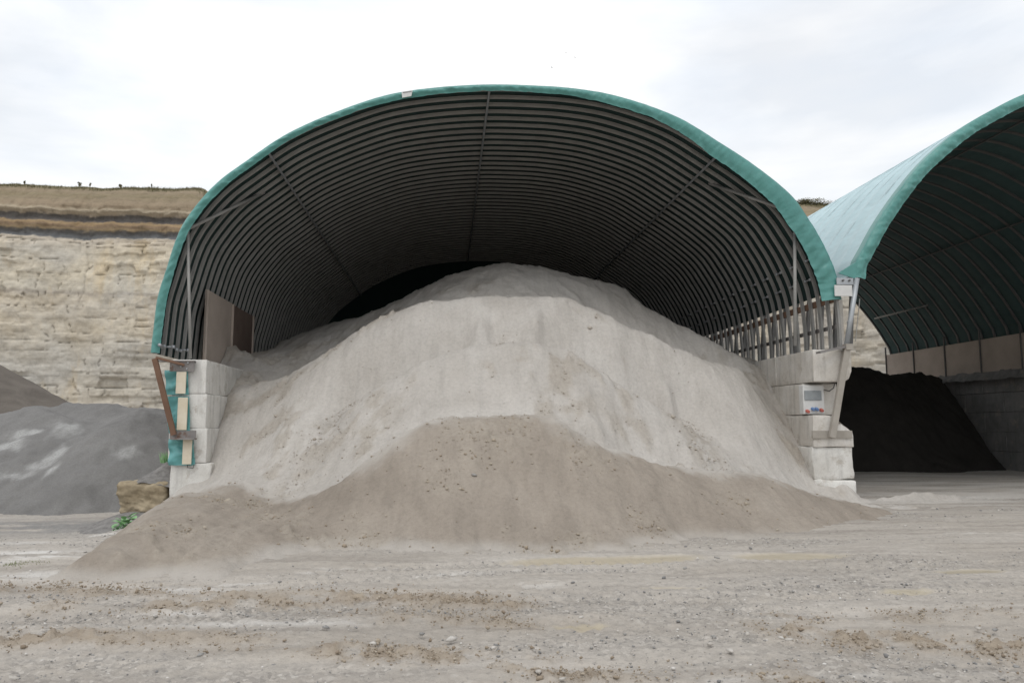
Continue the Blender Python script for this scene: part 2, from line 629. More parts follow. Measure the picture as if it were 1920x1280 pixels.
# ------------------------------------------------------------------ heaps as height fields
def ridge(pts, step=.12):
    """survey readings (px, py, distance) of a crest -> dense 3-D crest points"""
    w = np.array([at(*p) for p in pts])
    d = np.r_[0, np.cumsum(np.linalg.norm(np.diff(w, axis=0), axis=1))]
    q = np.linspace(0, d[-1], max(3, int(d[-1] / step)))
    return np.stack([np.interp(q, d, w[:, k]) for k in range(3)], 1)


def cones(X, Y, ridges):
    """height under a set of crests; each falls away at its own angle of repose"""
    sh = X.shape
    x, y = X.ravel(), Y.ravel()
    out = np.full(x.shape, -50.0)
    for R, s, sback in ridges:
        for k in range(0, len(x), 20000):
            dx = x[k:k + 20000, None] - R[None, :, 0]
            dy = y[k:k + 20000, None] - R[None, :, 1]
            d = np.sqrt(dx * dx + dy * dy)
            sl = np.where(dy > 0, sback, s)
            z = R[None, :, 2] - sl * (np.sqrt(d * d + .12) - .34)
            K = .10                                                # rounded union
            m = z.max(1)
            v = m + K * np.log(np.exp((z - m[:, None]) / K).mean(1) * 6 + 1e-9) * .0
            a = out[k:k + 20000]
            hi, lo = np.maximum(a, v), np.minimum(a, v)
            out[k:k + 20000] = hi + .07 * np.log1p(np.exp(np.clip((lo - hi) / .07, -40, 0)))
    return out.reshape(sh)


def atx(px, py, X):
    p = at(px, py, 1.0)
    k = X / p[0]
    return (X, k, HCAM + (p[2] - HCAM) * k)


R1 = ridge([(770, 562, 25.5), (800, 545, 25.3), (835, 522, 25), (870, 508, 24.8), (925, 499, 24.6), (985, 501, 24.5), (1040, 511, 24.3), (1085, 522, 24.1), (1150, 533, 23.8),
            (1172, 543, 23.6), (1205, 573, 23.2), (1262, 602, 22.6), (1330, 638, 22), (1395, 672, 21.4)], .3)
R2 = ridge([(490, 721, 20.2), (560, 692, 20.0), (640, 643, 19.9), (690, 608, 19.8), (735, 585, 19.8), (775, 571, 19.7), (870, 561, 19.6), (985, 560, 19.5), (1040, 562, 19.5), (1085, 570, 19.5),
            (1140, 596, 19.4), (1200, 624, 19.4), (1300, 668, 19.5), (1390, 702, 19.7)], .3)
R3 = ridge([(640, 775, 17.2), (720, 722, 17.3), (800, 680, 17.4), (870, 657, 17.4), (940, 649, 17.4), (1010, 648, 17.4), (1060, 657, 17.3), (1110, 690, 17.2), (1190, 740, 17.2), (1300, 800, 17.2)], .3)
R4 = ridge([(400, 655, 22.5), (432, 657, 22.6), (462, 668, 23.2), (500, 664, 25), (545, 640, 26.5), (600, 618, 28), (660, 604, 29), (720, 590, 30)], .5)
RB1 = ridge([(535, 985, 13.2), (560, 965, 13.6), (620, 915, 14.0), (680, 868, 14.3), (745, 820, 14.6), (800, 797, 14.8), (860, 784, 14.9), (930, 779, 14.9), (1000, 781, 14.8), (1050, 794, 14.7), (1085, 822, 14.7),
             (1120, 840, 14.8), (1165, 850, 15.0), (1210, 872, 15.2), (1300, 884, 15.5), (1400, 892, 15.8), (1470, 908, 16.3), (1530, 930, 16.9), (1590, 948, 17.0), (1640, 962, 16.6)], .22)
RB2 = ridge([(450, 942, 14.9), (400, 931, 15.1), (345, 927, 15.3), (290, 958, 13.7), (240, 990, 12.1), (190, 1022, 10.8), (150, 1055, 9.95)], .3)
CP = [R1, R2, R3, R4, RB1, RB2]
# where the sand leans on the two block walls
CP.append(np.array([(-5.4, 18.3, .62), (-5.42, 18.7, 1.1), (-5.45, 19.3, 1.8), (-5.45, 20, 2.5), (-5.5, 20.8, 2.95), (-5.5, 21.6, 3.3), (-6.3, 22.5, 3.75), (-6.2, 18.2, .22), (-5.8, 18.2, .45), (-6.3, 19.5, .2)]))
CP.append(np.array([atx(px, py, 8.98) for px, py in ((1405, 688), (1440, 722), (1462, 765), (1482, 806), (1503, 850), (1522, 895))]))
CP.append(np.array([(9.7, 21, 3.2), (9.7, 19.5, 1.9), (9.7, 18.4, .5), (9.0, 23, 3.9), (8.5, 26, 3.6), (-5.5, 26, 3.6)]))
# readings on the open slopes
CP.append(np.array([at(*p) for p in ((450, 800, 19.0), (480, 860, 17.7), (430, 900, 17.4), (560, 800, 17.7), (560, 870, 16.6), (540, 928, 15.6), (650, 850, 15.9), (470, 760, 19.7), (520, 740, 19.4), (740, 775, 16.2), (850, 735, 16.2), (960, 722, 16.2), (1060, 745, 16.2),
                                     (1200, 800, 16.4), (1300, 860, 16.2), (1400, 820, 17.7), (1450, 880, 17.5), (1250, 720, 18.2), (1380, 740, 18.9), (1420, 780, 18.6), (1500, 915, 17.6), (1540, 935, 17.9), (1120, 800, 15.5), (1330, 705, 18.9), (1150, 660, 18.4),
                                     (900, 610, 18.4), (1010, 605, 18.4), (760, 640, 18.5), (660, 700, 18.4))]))
# toe on the yard, and the ground just outside it
TOE = np.array([atz(*p) for p in ((165, 1066), (260, 1076), (360, 1066), (430, 1058), (490, 1043), (560, 1036), (620, 1031), (740, 1030), (860, 1032), (980, 1030), (1100, 1030), (1200, 1021), (1300, 1007), (1400, 1000), (1500, 992), (1600, 975), (1660, 966))])
CP.append(TOE)
CP.append(TOE * np.array([.93, .93, 0]) + np.array([0, 0, -.16]))
CP.append(np.array([(-7.3, 17.8, -.5), (-6.7, 16.2, -.5), (-6.1, 14.4, -.45), (-5.6, 12.9, -.35), (-5.3, 11.4, -.25), (-5.1, 10.2, -.2), (10.8, 16.5, -.12), (10.6, 17.6, -.1), (10.3, 18.4, -.1), (12.6, 17, -.5), (-9, 18, -.8), (-9, 12, -.6), (12.5, 10, -.6), (-9, 9.6, -.6), (2, 9.4, -.5)]))
CP.append(np.array([(-3.5, 32, 2.9), (0, 28.5, 5.0), (4, 28, 4.9), (1, 32, 2.6), (6, 32, 2), (-6, 32, 2.8), (9, 30, 2.4), (2, 37, -.4), (9, 37, -.4), (-6, 37, -.3)]))
for _R, _d, _z, _x0, _x1 in ((R2, .9, -.45, -4.6, -1.6), (R2, .6, -.24, -1.6, 9), (R2, 1.3, .0, -.8, 8), (R3, .5, -.12, -9, 9), (R3, .95, .10, -9, 9), (RB1, .35, -.08, -2.2, 8), (R1, .7, -.12, -9, 9), (R1, 1.6, -.5, -9, 9)):
    _k = (_R[:, 0] > _x0) & (_R[:, 0] < _x1)
    CP.append(_R[_k][::2] + np.array([0, _d, _z]))
CP = np.concatenate(CP)
_s = np.ones(len(CP), bool)
for _i in range(len(CP)):                                  # drop near-duplicates
    if _s[_i]:
        _d = np.hypot(CP[:, 0] - CP[_i, 0], CP[:, 1] - CP[_i, 1])
        _s[(_d < .08) & (np.arange(len(CP)) > _i)] = False
CP = CP[_s]


def _phi(d):
    return np.sqrt(d * d + .02)


_D = _phi(np.hypot(CP[:, None, 0] - CP[None, :, 0], CP[:, None, 1] - CP[None, :, 1]))
_n = len(CP)
_A = np.zeros((_n + 3, _n + 3))
_A[:_n, :_n] = _D - np.eye(_n) * .015
_A[:_n, _n], _A[:_n, _n + 1], _A[:_n, _n + 2] = 1, CP[:, 0], CP[:, 1]
_A[_n:, :_n] = _A[:_n, _n:].T
_W = np.linalg.solve(_A, np.r_[CP[:, 2], 0, 0, 0])


def sand_z(X, Y, fine=True):
    sh = np.shape(X)
    x, y = np.ravel(X), np.ravel(Y)
    out = np.empty(len(x))
    for k in range(0, len(x), 20000):
        xx, yy = x[k:k + 20000], y[k:k + 20000]
        out[k:k + 20000] = _phi(np.hypot(xx[:, None] - CP[None, :, 0], yy[:, None] - CP[None, :, 1])) @ _W[:_n] + _W[_n] + _W[_n + 1] * xx + _W[_n + 2] * yy
    z = out.reshape(sh)
    X, Y = np.asarray(X), np.asarray(Y)
    rid = 1 - 2.2 * np.abs(fbm(X * .75 + .3 * Y, Y * .55, 4, 22))
    run = 1 - 2.0 * np.abs(fbm(X * 2.6 + .4 * fbm(X, Y, 2, 25), Y * .42, 3, 23))
    z = z + .08 * rid * sst(-.2, .3, fbm(X * .3, Y * .3, 2, 26)) + .022 * run
    z = z + .06 * fbm(X * .6, Y * .5, 4, 21) + .07 * fbm(X * 1.7, Y * .5, 4, 5) + .045 * fbm(X * 3.2, Y * 2.4, 5, 8, .62)
    return z


_rb = RB1[np.argsort(RB1[:, 0])]
_lb = RB2[np.argsort(RB2[:, 0])]


_bl = np.array([at(*p) for p in ((230, 900, 18.6), (345, 915, 17.7), (400, 915, 17.2), (460, 925, 16.4), (520, 938, 15.6), (548, 934, 15.3), (600, 915, 14.9), (640, 893, 14.6), (690, 860, 14.5))])
_bl = np.concatenate([_bl, RB1[RB1[:, 0] > _bl[-1, 0] + .15]])
_bl = _bl[np.argsort(_bl[:, 0])]


def brown_side(X, Y):
    """>0 on the brown (outer) side of the damp line"""
    return np.interp(X, _bl[:, 0], _bl[:, 1]) - Y + .30 * fbm(X * .8, Y * .8, 5, 93, .6)


def ground_z(X, Y):
    z = 0.05 * fbm(X * .25, Y * .35, 3, 3)
    left = sst(-5.2, -7.6, X) * sst(11.5, 16, Y)
    z = z - .45 * left
    far = sst(45, 120, Y)
    return z + 0.0 * far


def pale_z(X, Y):
    return sand_z(X, Y)


def brown_z(X, Y):
    return sand_z(X, Y)


def crumb_mask(X, Y, seed):
    a = fbm(X * .55, Y * .55, 4, seed)
    b = fbm(X * 2.5, Y * 2.5, 4, seed + 9)
    return sst(.12, .34, a) * sst(-.1, .3, b)


def crumble(X, Y, m, seed):
    n = fbm(X * 7, Y * 7, 2, seed, .5)
    return m * np.maximum(0, n + .05) * .11


def spot(X, Y, p, rx, ry=None):
    ry = ry or rx
    return np.exp(-(((X - p[0]) / rx) ** 2 + ((Y - p[1]) / ry) ** 2))


def make_sand():
    gx = np.arange(-9.0, 12.6, .045)
    gy = np.concatenate([np.arange(8.9, 23.5, .045), np.arange(23.5, 38, .15)])
    X, Y = np.meshgrid(gx, gy)
    Z = sand_z(X, Y)
    side = brown_side(X, Y)
    m = np.where(side > 0, crumb_mask(X, Y, 61) * .9, crumb_mask(X, Y, 41))
    for p, r in SPOTS_P + SPOTS_B:
        m = np.maximum(m, spot(X, Y, p, r, r * 1.3) * (fbm(X * 3, Y * 3, 3, 77) > -.15))
    for (px, py, yy, w, dep) in ((640, 735, 17.6, .35, .16), (600, 800, 16.9, .35, .14), (1300, 790, 17.2, .4, .12), (1235, 700, 18.3, .5, .10)):
        Z -= dep * spot(X, Y, at(px, py, yy), w, 1.0)
    Z += crumble(X, Y, m, 51)
    for (px, py) in ((505, 1045), (1200, 1018)):          # tread marks at the toe
        p = atz(px, py, .1)
        Z += .035 * spot(X, Y, p, .3, .3) * np.sin((Y + .2 * X) * 42)
    Z += .02 * fbm(X * 10, Y * 10, 2, 3) * sst(-.4, .2, fbm(X * .7, Y * .7, 3, 48)) + .012 * fbm(X * 5, Y * 3, 3, 49)
    gz = ground_z(X, Y)
    F = grid_faces(*X.shape)
    V = np.stack([X, Y, Z], -1).reshape(-1, 3)
    fz = (Z - gz).reshape(-1)[F].max(1)
    fx, fy = X.reshape(-1)[F].mean(1), Y.reshape(-1)[F].mean(1)
    keep = (fz > -.06) & ~((fy > YF + .1) & ((fx < -6.05) & (fy < 20.5) | (fx < -6.34) | (fx > 9.75)))
    fb_ = side.reshape(-1)[F].mean(1) > 0
    pale = sst(.75, -.05, side + .5 * fbm(X * 1.3, Y * 1.3, 5, 91, .65)) * .97
    pale = np.maximum(pale, .45 * sst(-3.6, -5.2, X) * sst(-.3, .3, fbm(X * 1.3, Y * 1.3, 4, 94)))
    pale = np.maximum(pale, .75 * sst(.16, .0, Z - gz + .06 * fbm(X * 2, Y * 2, 4, 92)) * sst(13.5, 12, Y))
    A = {'crumb': m.reshape(-1), 'pale': pale.reshape(-1)}
    v, f, a = compact(V, F[keep & ~fb_], A)
    o = link('sand_heap', np_mesh('sand_heap', v, f, True, a), M['sand_pale'])
    tag(o, 'huge pale dry sand heap filling the near hall up to its roof', 'sand heap')
    v, f, a = compact(V, F[keep & fb_], A)
    o = link('sand_heap', np_mesh('sand_heap', v, f, True, a), M['sand_brown'])
    tag(o, 'lower brown damp sand heap spilling out of the near hall onto the yard', 'sand heap')


SPOTS_P = [(at(1300, 800, 17.1), .45), (at(1320, 840, 16.5), .45), (at(640, 750, 17.4), .4), (at(600, 800, 16.9), .5), (at(540, 925, 15.6), .3), (at(1160, 838, 15.3), .25), (at(1350, 885, 16), .35), (at(1260, 775, 17.3), .3)]
SPOTS_B = [(at(900, 850, 14), .6), (at(960, 835, 14.2), .5), (at(1090, 895, 13.8), .45), (at(830, 960, 13), .3), (at(495, 985, 13.6), .3), (at(250, 1055, 11.4), .3), (at(1385, 955, 14), .3), (at(1215, 1010, 12.3), .3), (at(640, 1030, 12), .3)]
make_sand()

# ------------------------------------------------------------------ ground sheet
LINE_A = [atz(*p) for p in ((-300, 1120), (0, 1132), (300, 1140), (600, 1118), (760, 1122), (960, 1132), (1200, 1150), (1500, 1180), (1900, 1215), (2300, 1240))]
LINE_B = [atz(*p) for p in ((-300, 1190), (0, 1202), (300, 1195), (500, 1200), (750, 1228), (960, 1250), (1400, 1275), (1800, 1290))]
LINE_D = [atz(*p) for p in ((-200, 1130), (200, 1117), (400, 1106), (560, 1090), (700, 1078), (900, 1070), (1000, 1066), (1300, 1062))]
LINE_C = [atz(*p) for p in ((-300, 1085), (0, 1098), (200, 1112), (420, 1118), (700, 1150), (900, 1165))]


def dline(X, Y, L_):
    a = np.array(L_)
    o = np.argsort(a[:, 0])
    return Y - np.interp(X, a[o, 0], a[o, 1])


def ground_fields(X, Y):
    rag = .16 * fbm(X * 1.2, Y * .5, 4, 12)
    cl = np.zeros_like(X)
    for L_, w, s_ in ((LINE_A, .34, 1), (LINE_B, .24, 1), (LINE_C, .25, .8)):
        brk = sst(-.35, .15, fbm(X * .55, Y * .2, 3, 70 + int(w * 100)))
        cl = np.maximum(cl, s_ * brk * np.exp(-((dline(X, Y, L_) + rag) / w) ** 2))
    cl *= sst(-.45, .1, fbm(X * 4, Y * 4, 4, 14))
    gr = sst(-.05, .3, fbm(X * .3, Y * .85, 4, 16))
    for (px, py, rx, ry, a) in ((1560, 1090, 2.2, .8, 1), (1250, 1195, 1.6, .35, 1), (150, 1250, 1.3, .5, 1), (1000, 1215, 1.5, .25, .9), (1700, 1060, 2.5, .5, .7), (290, 1003, 1.1, .5, 1.4), (200, 1012, 1.8, .22, 1.2), (60, 985, 2.2, .35, 1.0), (500, 1265, 1.4, .3, .8)):
        p = atz(px, py)
        gr = np.maximum(gr, a * spot(X, Y, p, rx, ry) * 1.2)
    for (px, py, rx, ry) in ((650, 1065, 3.6, 1.1), (1100, 1060, 2.6, .9), (350, 1090, 1.4, .5)):
        gr = gr * (1 - .95 * np.clip(1.5 * spot(X, Y, atz(px, py), rx, ry), 0, 1))
    for off_, w_ in ((0, .13), (.55, .09)):
        gr = np.maximum(gr, 1.3 * np.exp(-((dline(X, Y, LINE_D) - off_ + .5 * rag) / w_) ** 2) * sst(-.5, .2, fbm(X * .5, Y, 3, 46)) * sst(4.5, 2, X))
    gr = np.clip(gr - cl, 0, 1)
    ch = np.zeros_like(X)
    for (px, py, rx, ry, a) in ((120, 1000, 1.4, .5, 1), (60, 1045, 1.5, .4, 1), (40, 1075, 1.3, .4, .9), (280, 1100, .55, .10, .9), (330, 1155, .6, .12, .7), (520, 1170, 1.2, .12, .6), (60, 1250, .8, .2, .35), (1750, 970, 1.2, .15, .7), (1500, 1270, .9, .08, .6), (240, 1100, 1, .12, .8)):
        ch = np.maximum(ch, a * spot(X, Y, atz(px, py), rx, ry))
    st = fbm(X * .8, Y * 3.0, 5, 18, .6)
    ch = ch * sst(-.12, .25, st)
    ch = np.maximum(ch, .5 * sst(.38, .6, st) * sst(-.2, .3, fbm(X * .2, Y * .4, 3, 19)))
    gt = np.zeros_like(X)
    for (px, py, rx, ry, a) in ((40, 975, 4.0, 1.3, 1), (230, 975, 2.0, .9, 1), (290, 1000, 1.0, .5, 1.2), (215, 1010, 1.7, .28, 1.2), (60, 1020, 1.5, .2, .7)):
        gt = np.maximum(gt, a * spot(X, Y, atz(px, py, -.3), rx, ry))
    gt = np.clip(gt * 1.3, 0, 1) * sst(-.5, .0, fbm(X * .9, Y * 2.5, 4, 44))
    ch2 = np.zeros_like(X)
    for (px, py, rx, ry, a) in ((260, 985, .8, .22, 1), (260, 998, .7, .14, 1), (130, 998, 1.3, .3, .8), (60, 1012, 1.0, .16, .8), (150, 1026, 1.2, .10, .9), (40, 1045, 1.2, .2, 1), (60, 1068, 1.0, .2, 1)):
        ch2 = np.maximum(ch2, a * spot(X, Y, atz(px, py, -.25), rx, ry))
    ch2 = ch2 * sst(-.25, .1, fbm(X * .9, Y * 3.2, 4, 45, .6))
    ch = np.maximum(ch, ch2)
    gt = gt * (1 - ch2)
    pu = np.zeros_like(X)
    for (px, py, rx, ry) in ((1130, 1047, 1.7, .28), (1480, 1040, 1.0, .22), (1700, 1101, .4, .15), (1820, 1069, .55, .16), (1090, 1165, .32, .09), (1260, 1098, .5, .08)):
        pu = np.maximum(pu, spot(X, Y, atz(px, py), rx, ry))
    pu = sst(.4, .75, pu + .22 * fbm(X * 1.2, Y * 4, 5, 20))
    gr = gr * (1 - pu)
    # inside the far hall the floor is swept pale
    ch = np.where((X > 9.8) & (Y > 17), .45 * sst(-.2, .3, fbm(X * .4, Y * 2, 4, 23)), ch)
    return gr, cl, ch, pu, gt


def make_ground():
    nr, ncol = 760, 700
    Yr = 3.2 * np.exp(np.linspace(0, math.log(46 / 3.2), nr))
    U = np.linspace(-1.0, 1.08, ncol)
    X = U[None, :] * (Yr[:, None] * .88 + 2.2)
    Y = np.repeat(Yr[:, None], ncol, 1)
    gr, cl, ch, pu, gt = ground_fields(X, Y)
    Z = ground_z(X, Y)
    dry = 1 - pu
    near = sst(30, 14, Y)
    Z += dry * near * (.022 * fbm(X * .8, Y * 2.2, 4, 24) + .016 * fbm(X * 4, Y * 6, 4, 25, .6) + .014 * fbm(X * 13, Y * 13, 3, 27, .6))
    Z += cl * (.015 + .09 * np.maximum(0, fbm(X * 12, Y * 12, 3, 26, .6) + .1)) * near
    Z += gr * .022 * np.maximum(0, fbm(X * 17, Y * 17, 2, 28)) * near
    for L_, off in ((LINE_A, 1.0), (LINE_A, -.55), (LINE_C, .9), (LINE_D, 0), (LINE_D, .55)):         # wheel ruts
        d = (dline(X, Y, L_) - off + .1 * fbm(X * .7, Y * .3, 3, 29)) / .22
        Z -= .04 * np.exp(-d * d) * near
        Z += .014 * np.exp(-d * d) * near * np.sin(X * 38 + np.abs(d) * 5) * sst(-.2, .2, fbm(X * .4, Y * .2, 2, 47))
    Z -= pu * .015
    V = np.stack([X, Y, Z], -1).reshape(-1, 3)
    F = grid_faces(nr, ncol)
    A = {'gravel': gr.ravel(), 'clay': cl.ravel(), 'chalk': ch.ravel(), 'puddle': pu.ravel(), 'grit': gt.ravel()}
    # outer sheet to the horizon, joined on to the fine part's rim
    o = link('ground', np_mesh('ground', V, F, True, A), M['ground'])
    tag(o, kind='structure')
    m = MB()
    B = 900
    rim = lambda i, j: tuple(V[i * ncol + j])
    a, b, c, d = rim(0, 0), rim(0, ncol - 1), rim(nr - 1, ncol - 1), rim(nr - 1, 0)
    zz = -.55
    vv = [(a[0] - .3, a[1] + .4, zz), (b[0] + .3, b[1] + .4, zz), (c[0] + .3, c[1] - .5, zz), (d[0] - .3, d[1] - .5, zz),
          (-B, -B, zz), (B, -B, zz), (B, B, zz), (-B, B, zz)]
    vv = [(v[0], v[1], z) for v, z in zip(vv, (-.2, -.2, -.3, -.6, -.3, -.3, -.3, -.6))]
    m.add(vv, [(4, 5, 1, 0), (5, 6, 2, 1), (6, 7, 3, 2), (7, 4, 0, 3)])
    g2 = m.build('yard_ground', M['ground'])
    tag(g2, kind='structure')


make_ground()


# ------------------------------------------------------------------ quarry cliff
def make_cliff():
    xs = np.concatenate([np.arange(-120, -62, 1.2), np.arange(-62, -18, .10), np.arange(-18, 20, .8), np.arange(20, 66, .16), np.arange(66, 150, 1.2)])
    # path up the face: t 0..1 the rock face, then soil slope, then plateau running back
    tz = np.arange(-1.0, 24.4, .13)
    X, T = np.meshgrid(xs, tz)
    tilt = -.022 * (X + 45)
    tilt = np.clip(tilt, -.8, .7) + .12 * fbm(X * .05, X * 0, 2, 5)
    zb = T
    strat = (zb - tilt + .20 * fbm(X * .25, zb * .3, 4, 4) + .30 * fbm(X * .9, zb * 2.2, 5, 41, .7)) / 27.1
    # beds of uneven thickness, each broken into blocks
    bed = np.cumsum(np.random.default_rng(3).uniform(.22, .95, 60)) - 2
    warp = .45 * fbm(X * .12, zb * .2, 4, 6) + .12 * fbm(X * .8, zb * .6, 3, 61)
    bi = np.searchsorted(bed, (zb - tilt + warp).ravel()).reshape(zb.shape)
    zrel = (zb - tilt + warp) - bed[np.clip(bi - 1, 0, 59)]
    blen = .8 + 3.6 * _h(bi, bi * 0, 9)
    xb = (X + 40 * _h(bi, bi * 0 + 1, 10) + .9 * fbm(X * .6, zb * .6, 4, 7)) / blen
    bx = np.floor(xb)
    off = (.38 * (_h(bx, bi, 12) - .5) + .3 * (_h(bi, bi * 0 + 2, 13) - .5)) * sst(-.35, .35, fbm(X * .13, zb * .2, 3, 62))
    lower = strat < .775
    off = np.where(lower, off, off * .5)
    edge = np.minimum(xb - bx, 1 - (xb - bx)) * blen
    crack = np.exp(-(edge / .07) ** 2) * (_h(bx, bi, 15) > .86)
    crack = np.maximum(crack, np.exp(-(zrel / .07) ** 2) * sst(.12, .3, fbm(X * .09, bi * 3.1, 4, 16, .6)))
    wob = .5 * fbm(zb * .5, X * .02, 4, 63, .6)
    for xj, z0, z1 in zip(np.random.default_rng(8).uniform(-60, 60, 24), np.random.default_rng(9).uniform(0, 16, 24), np.random.default_rng(10).uniform(1.5, 7, 24)):
        crack = np.maximum(crack, .5 * (fbm(X, zb * 1.2, 3, 64) > -.15) * np.exp(-((X - xj - wob) / .07) ** 2) * sst(z0, z0 + 1, zb) * sst(z0 + z1 + 1, z0 + z1, zb))
    crack = crack * lower
    big = 1.6 * fbm(X * .045, zb * .05, 4, 18) + .5 * fbm(X * .3, zb * .22, 4, 19)
    rough = .16 * fbm(X * .8, zb * 1.2, 5, 20, .65)
    Yc = 80 + big + rough + off + .035 * (zb - 12) + crack * .22
    soft = np.exp(-((strat - .797) / .012) ** 2) + np.exp(-((strat - .857) / .012) ** 2)
    Yc += .35 * soft - .4 * np.exp(-((strat - .883) / .008) ** 2)
    Yc -= 1.6 * sst(2.5, -1, zb)                       # talus at the foot
    # heavy buttress lines
    dip = -1.9 * sst(-27.2, -24.2, X) * sst(30, 22, X)
    dip = dip + .35 * fbm(X * .12, X * 0 + 2, 3, 22)
    rows_V = [np.stack([X, Yc, zb + 0 * X], -1)]
    rs = [strat]
    y_end, z_end = Yc[-1], zb[-1]
    top = 27.6 + dip + .0 * xs[None, :]
    top = top[0] if top.ndim > 1 else top
    for t in np.linspace(0, 1, 18)[1:]:
        y = y_end + 4.2 * t + .35 * fbm(xs * .4, xs * 0 + t * 3, 4, 23) * math.sin(math.pi * t) * 1.4
        z = z_end + (top - z_end) * (t ** .8) + .12 * fbm(xs * .8, xs * 0 + t * 5, 3, 24)
        rows_V.append(np.stack([xs, y, z], -1)[None])
        rs.append(((z - tilt[-1]) / 26.0 * .0 + .9 + .1 * t)[None])
    zlast, ylast = rows_V[-1][0, :, 2], rows_V[-1][0, :, 1]
    for dy in (3, 15, 60, 160):
        rows_V.append(np.stack([xs, ylast + dy, zlast + .02 * dy * 0 - .1], -1)[None])
        rs.append(np.full((1, len(xs)), 1.0))
    V = np.concatenate(rows_V, 0)
    st = np.concatenate(rs, 0)
    nr, nc = st.shape
    ck = np.zeros((nr, nc))
    ck[:crack.shape[0]] = crack
    gy = sst(5, 25, V[..., 0]) * (st < .775) * (.45 + .55 * sst(-.3, .3, fbm(V[..., 0] * .15, V[..., 2] * .3, 3, 33))) * (1 - .8 * np.exp(-((V[..., 2] - 8.6) / .8) ** 2))
    me = np_mesh('cliff', V.reshape(-1, 3), grid_faces(nr, nc), True, {'strat': np.clip(st, 0, 1).ravel(), 'crack': ck.ravel(), 'grey': gy.ravel()})
    o = link('cliff', me, M['cliff'])
    tag(o, kind='structure')
    return xs, ylast, zlast


CX, CY, CZ = make_cliff()


# ------------------------------------------------------------------ other heaps
def heap(name, label, ridges, x0, x1, y0, y1, step, mat, noise, zmin, palefn=None, cut=None, cat='heap'):
    X, Y = np.meshgrid(np.arange(x0, x1, step), np.arange(y0, y1, step))
    Z = cones(X, Y, ridges)
    Z += noise * fbm(X * .5, Y * .5, 5, 55) + .35 * noise * fbm(X * 3, Y * 3, 3, 56)
    V = np.stack([X, Y, Z], -1).reshape(-1, 3)
    F = grid_faces(*X.shape)
    k = Z.reshape(-1)[F].max(1) > zmin
    if cut is not None:
        k &= ~cut(X, Y).reshape(-1)[F].any(1)
    pale = palefn(X, Y, Z) if palefn else np.zeros_like(X)
    V, F, A = compact(V, F[k], {'pale': pale.reshape(-1)})
    return tag(link(name, np_mesh(name, V, F, True, A), mat), label, cat)


G1 = ridge([(-420, 820, 27), (-200, 790, 28), (0, 772, 28.5), (60, 761, 28.5), (120, 757, 28.5), (180, 760, 28.3), (240, 767, 28), (290, 775, 27.5)])
G2 = ridge([(290, 768, 26), (268, 766, 25.6), (240, 788, 25), (208, 818, 24.3), (196, 850, 23.6)])
G3 = ridge([(268, 768, 27), (330, 772, 26.5)])
G5 = ridge([(60, 762, 27.5), (110, 790, 26.2), (150, 830, 25), (165, 870, 24)])
G4 = ridge([(0, 842, 24.5), (60, 828, 25), (110, 812, 25.6), (150, 795, 26.5)])


def grey_pale(X, Y, Z):
    p = np.zeros_like(X)
    for (px, py, yy, rx, ry, a) in ((120, 825, 25.4, .8, .9, 1), (105, 870, 23.9, .55, .9, 1), (70, 885, 23.5, .7, .35, .8), (10, 850, 24.6, .9, .5, .9), (20, 905, 23, 1.0, .4, .8), (55, 830, 25.2, 1.0, .3, .9),
                                    (95, 905, 22.9, .22, .6, .9), (225, 875, 23.4, .5, .4, .6), (250, 860, 23.6, .5, .25, .6), (180, 770, 28, 2.5, .5, .3), (215, 830, 24.4, .3, .3, .5)):
        p = np.maximum(p, a * spot(X, Y, at(px, py, yy), rx, ry))
    return .85 * sst(.4, .95, p + .6 * fbm(X * 1.7, Y * .9, 5, 58, .7))


heap('gravel_heap', 'grey grit heap with pale streaks beside the left wall of the near hall', [(G1, .52, .6), (G2, .74, .8), (G3, .6, .6), (G4, .56, .62), (G5, .6, .6)],
     -22, -6.75, 19, 34, .07, M['grey_heap'], .22, -.8, grey_pale, cat='gravel heap')
K1 = ridge([(-300, 600, 46), (-100, 640, 46), (0, 692, 46), (50, 722, 46), (95, 752, 46)])
heap('gravel_heap', 'far brown stony heap at the foot of the cliff behind the grey heap', [(K1, .62, .62)], -52, -20, 33, 56, .25, M['brown_heap'], .25, -.7, cat='gravel heap')
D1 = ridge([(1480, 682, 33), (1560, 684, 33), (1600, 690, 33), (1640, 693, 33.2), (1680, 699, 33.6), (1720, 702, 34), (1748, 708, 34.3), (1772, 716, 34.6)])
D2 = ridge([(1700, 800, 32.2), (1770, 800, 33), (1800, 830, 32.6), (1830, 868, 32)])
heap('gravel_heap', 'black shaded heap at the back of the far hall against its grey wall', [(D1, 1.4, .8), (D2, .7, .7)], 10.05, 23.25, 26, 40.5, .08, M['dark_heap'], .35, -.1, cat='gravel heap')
# spilled stones at the foot of the middle wall
Q1 = ridge([(1575, 945, 18.0), (1603, 928, 18.25), (1618, 940, 18.2), (1640, 955, 17.6)])
heap('rubble_heap', 'small pale rubble heap at the foot of the pillar between the halls', [(Q1, .6, .6)], 8.6, 11.6, 16.4, 19.6, .04, M['sand_pale'], .05, -.08,
     cut=lambda X, Y: (X < 9.95) & (Y > 18.35), cat='rubble')

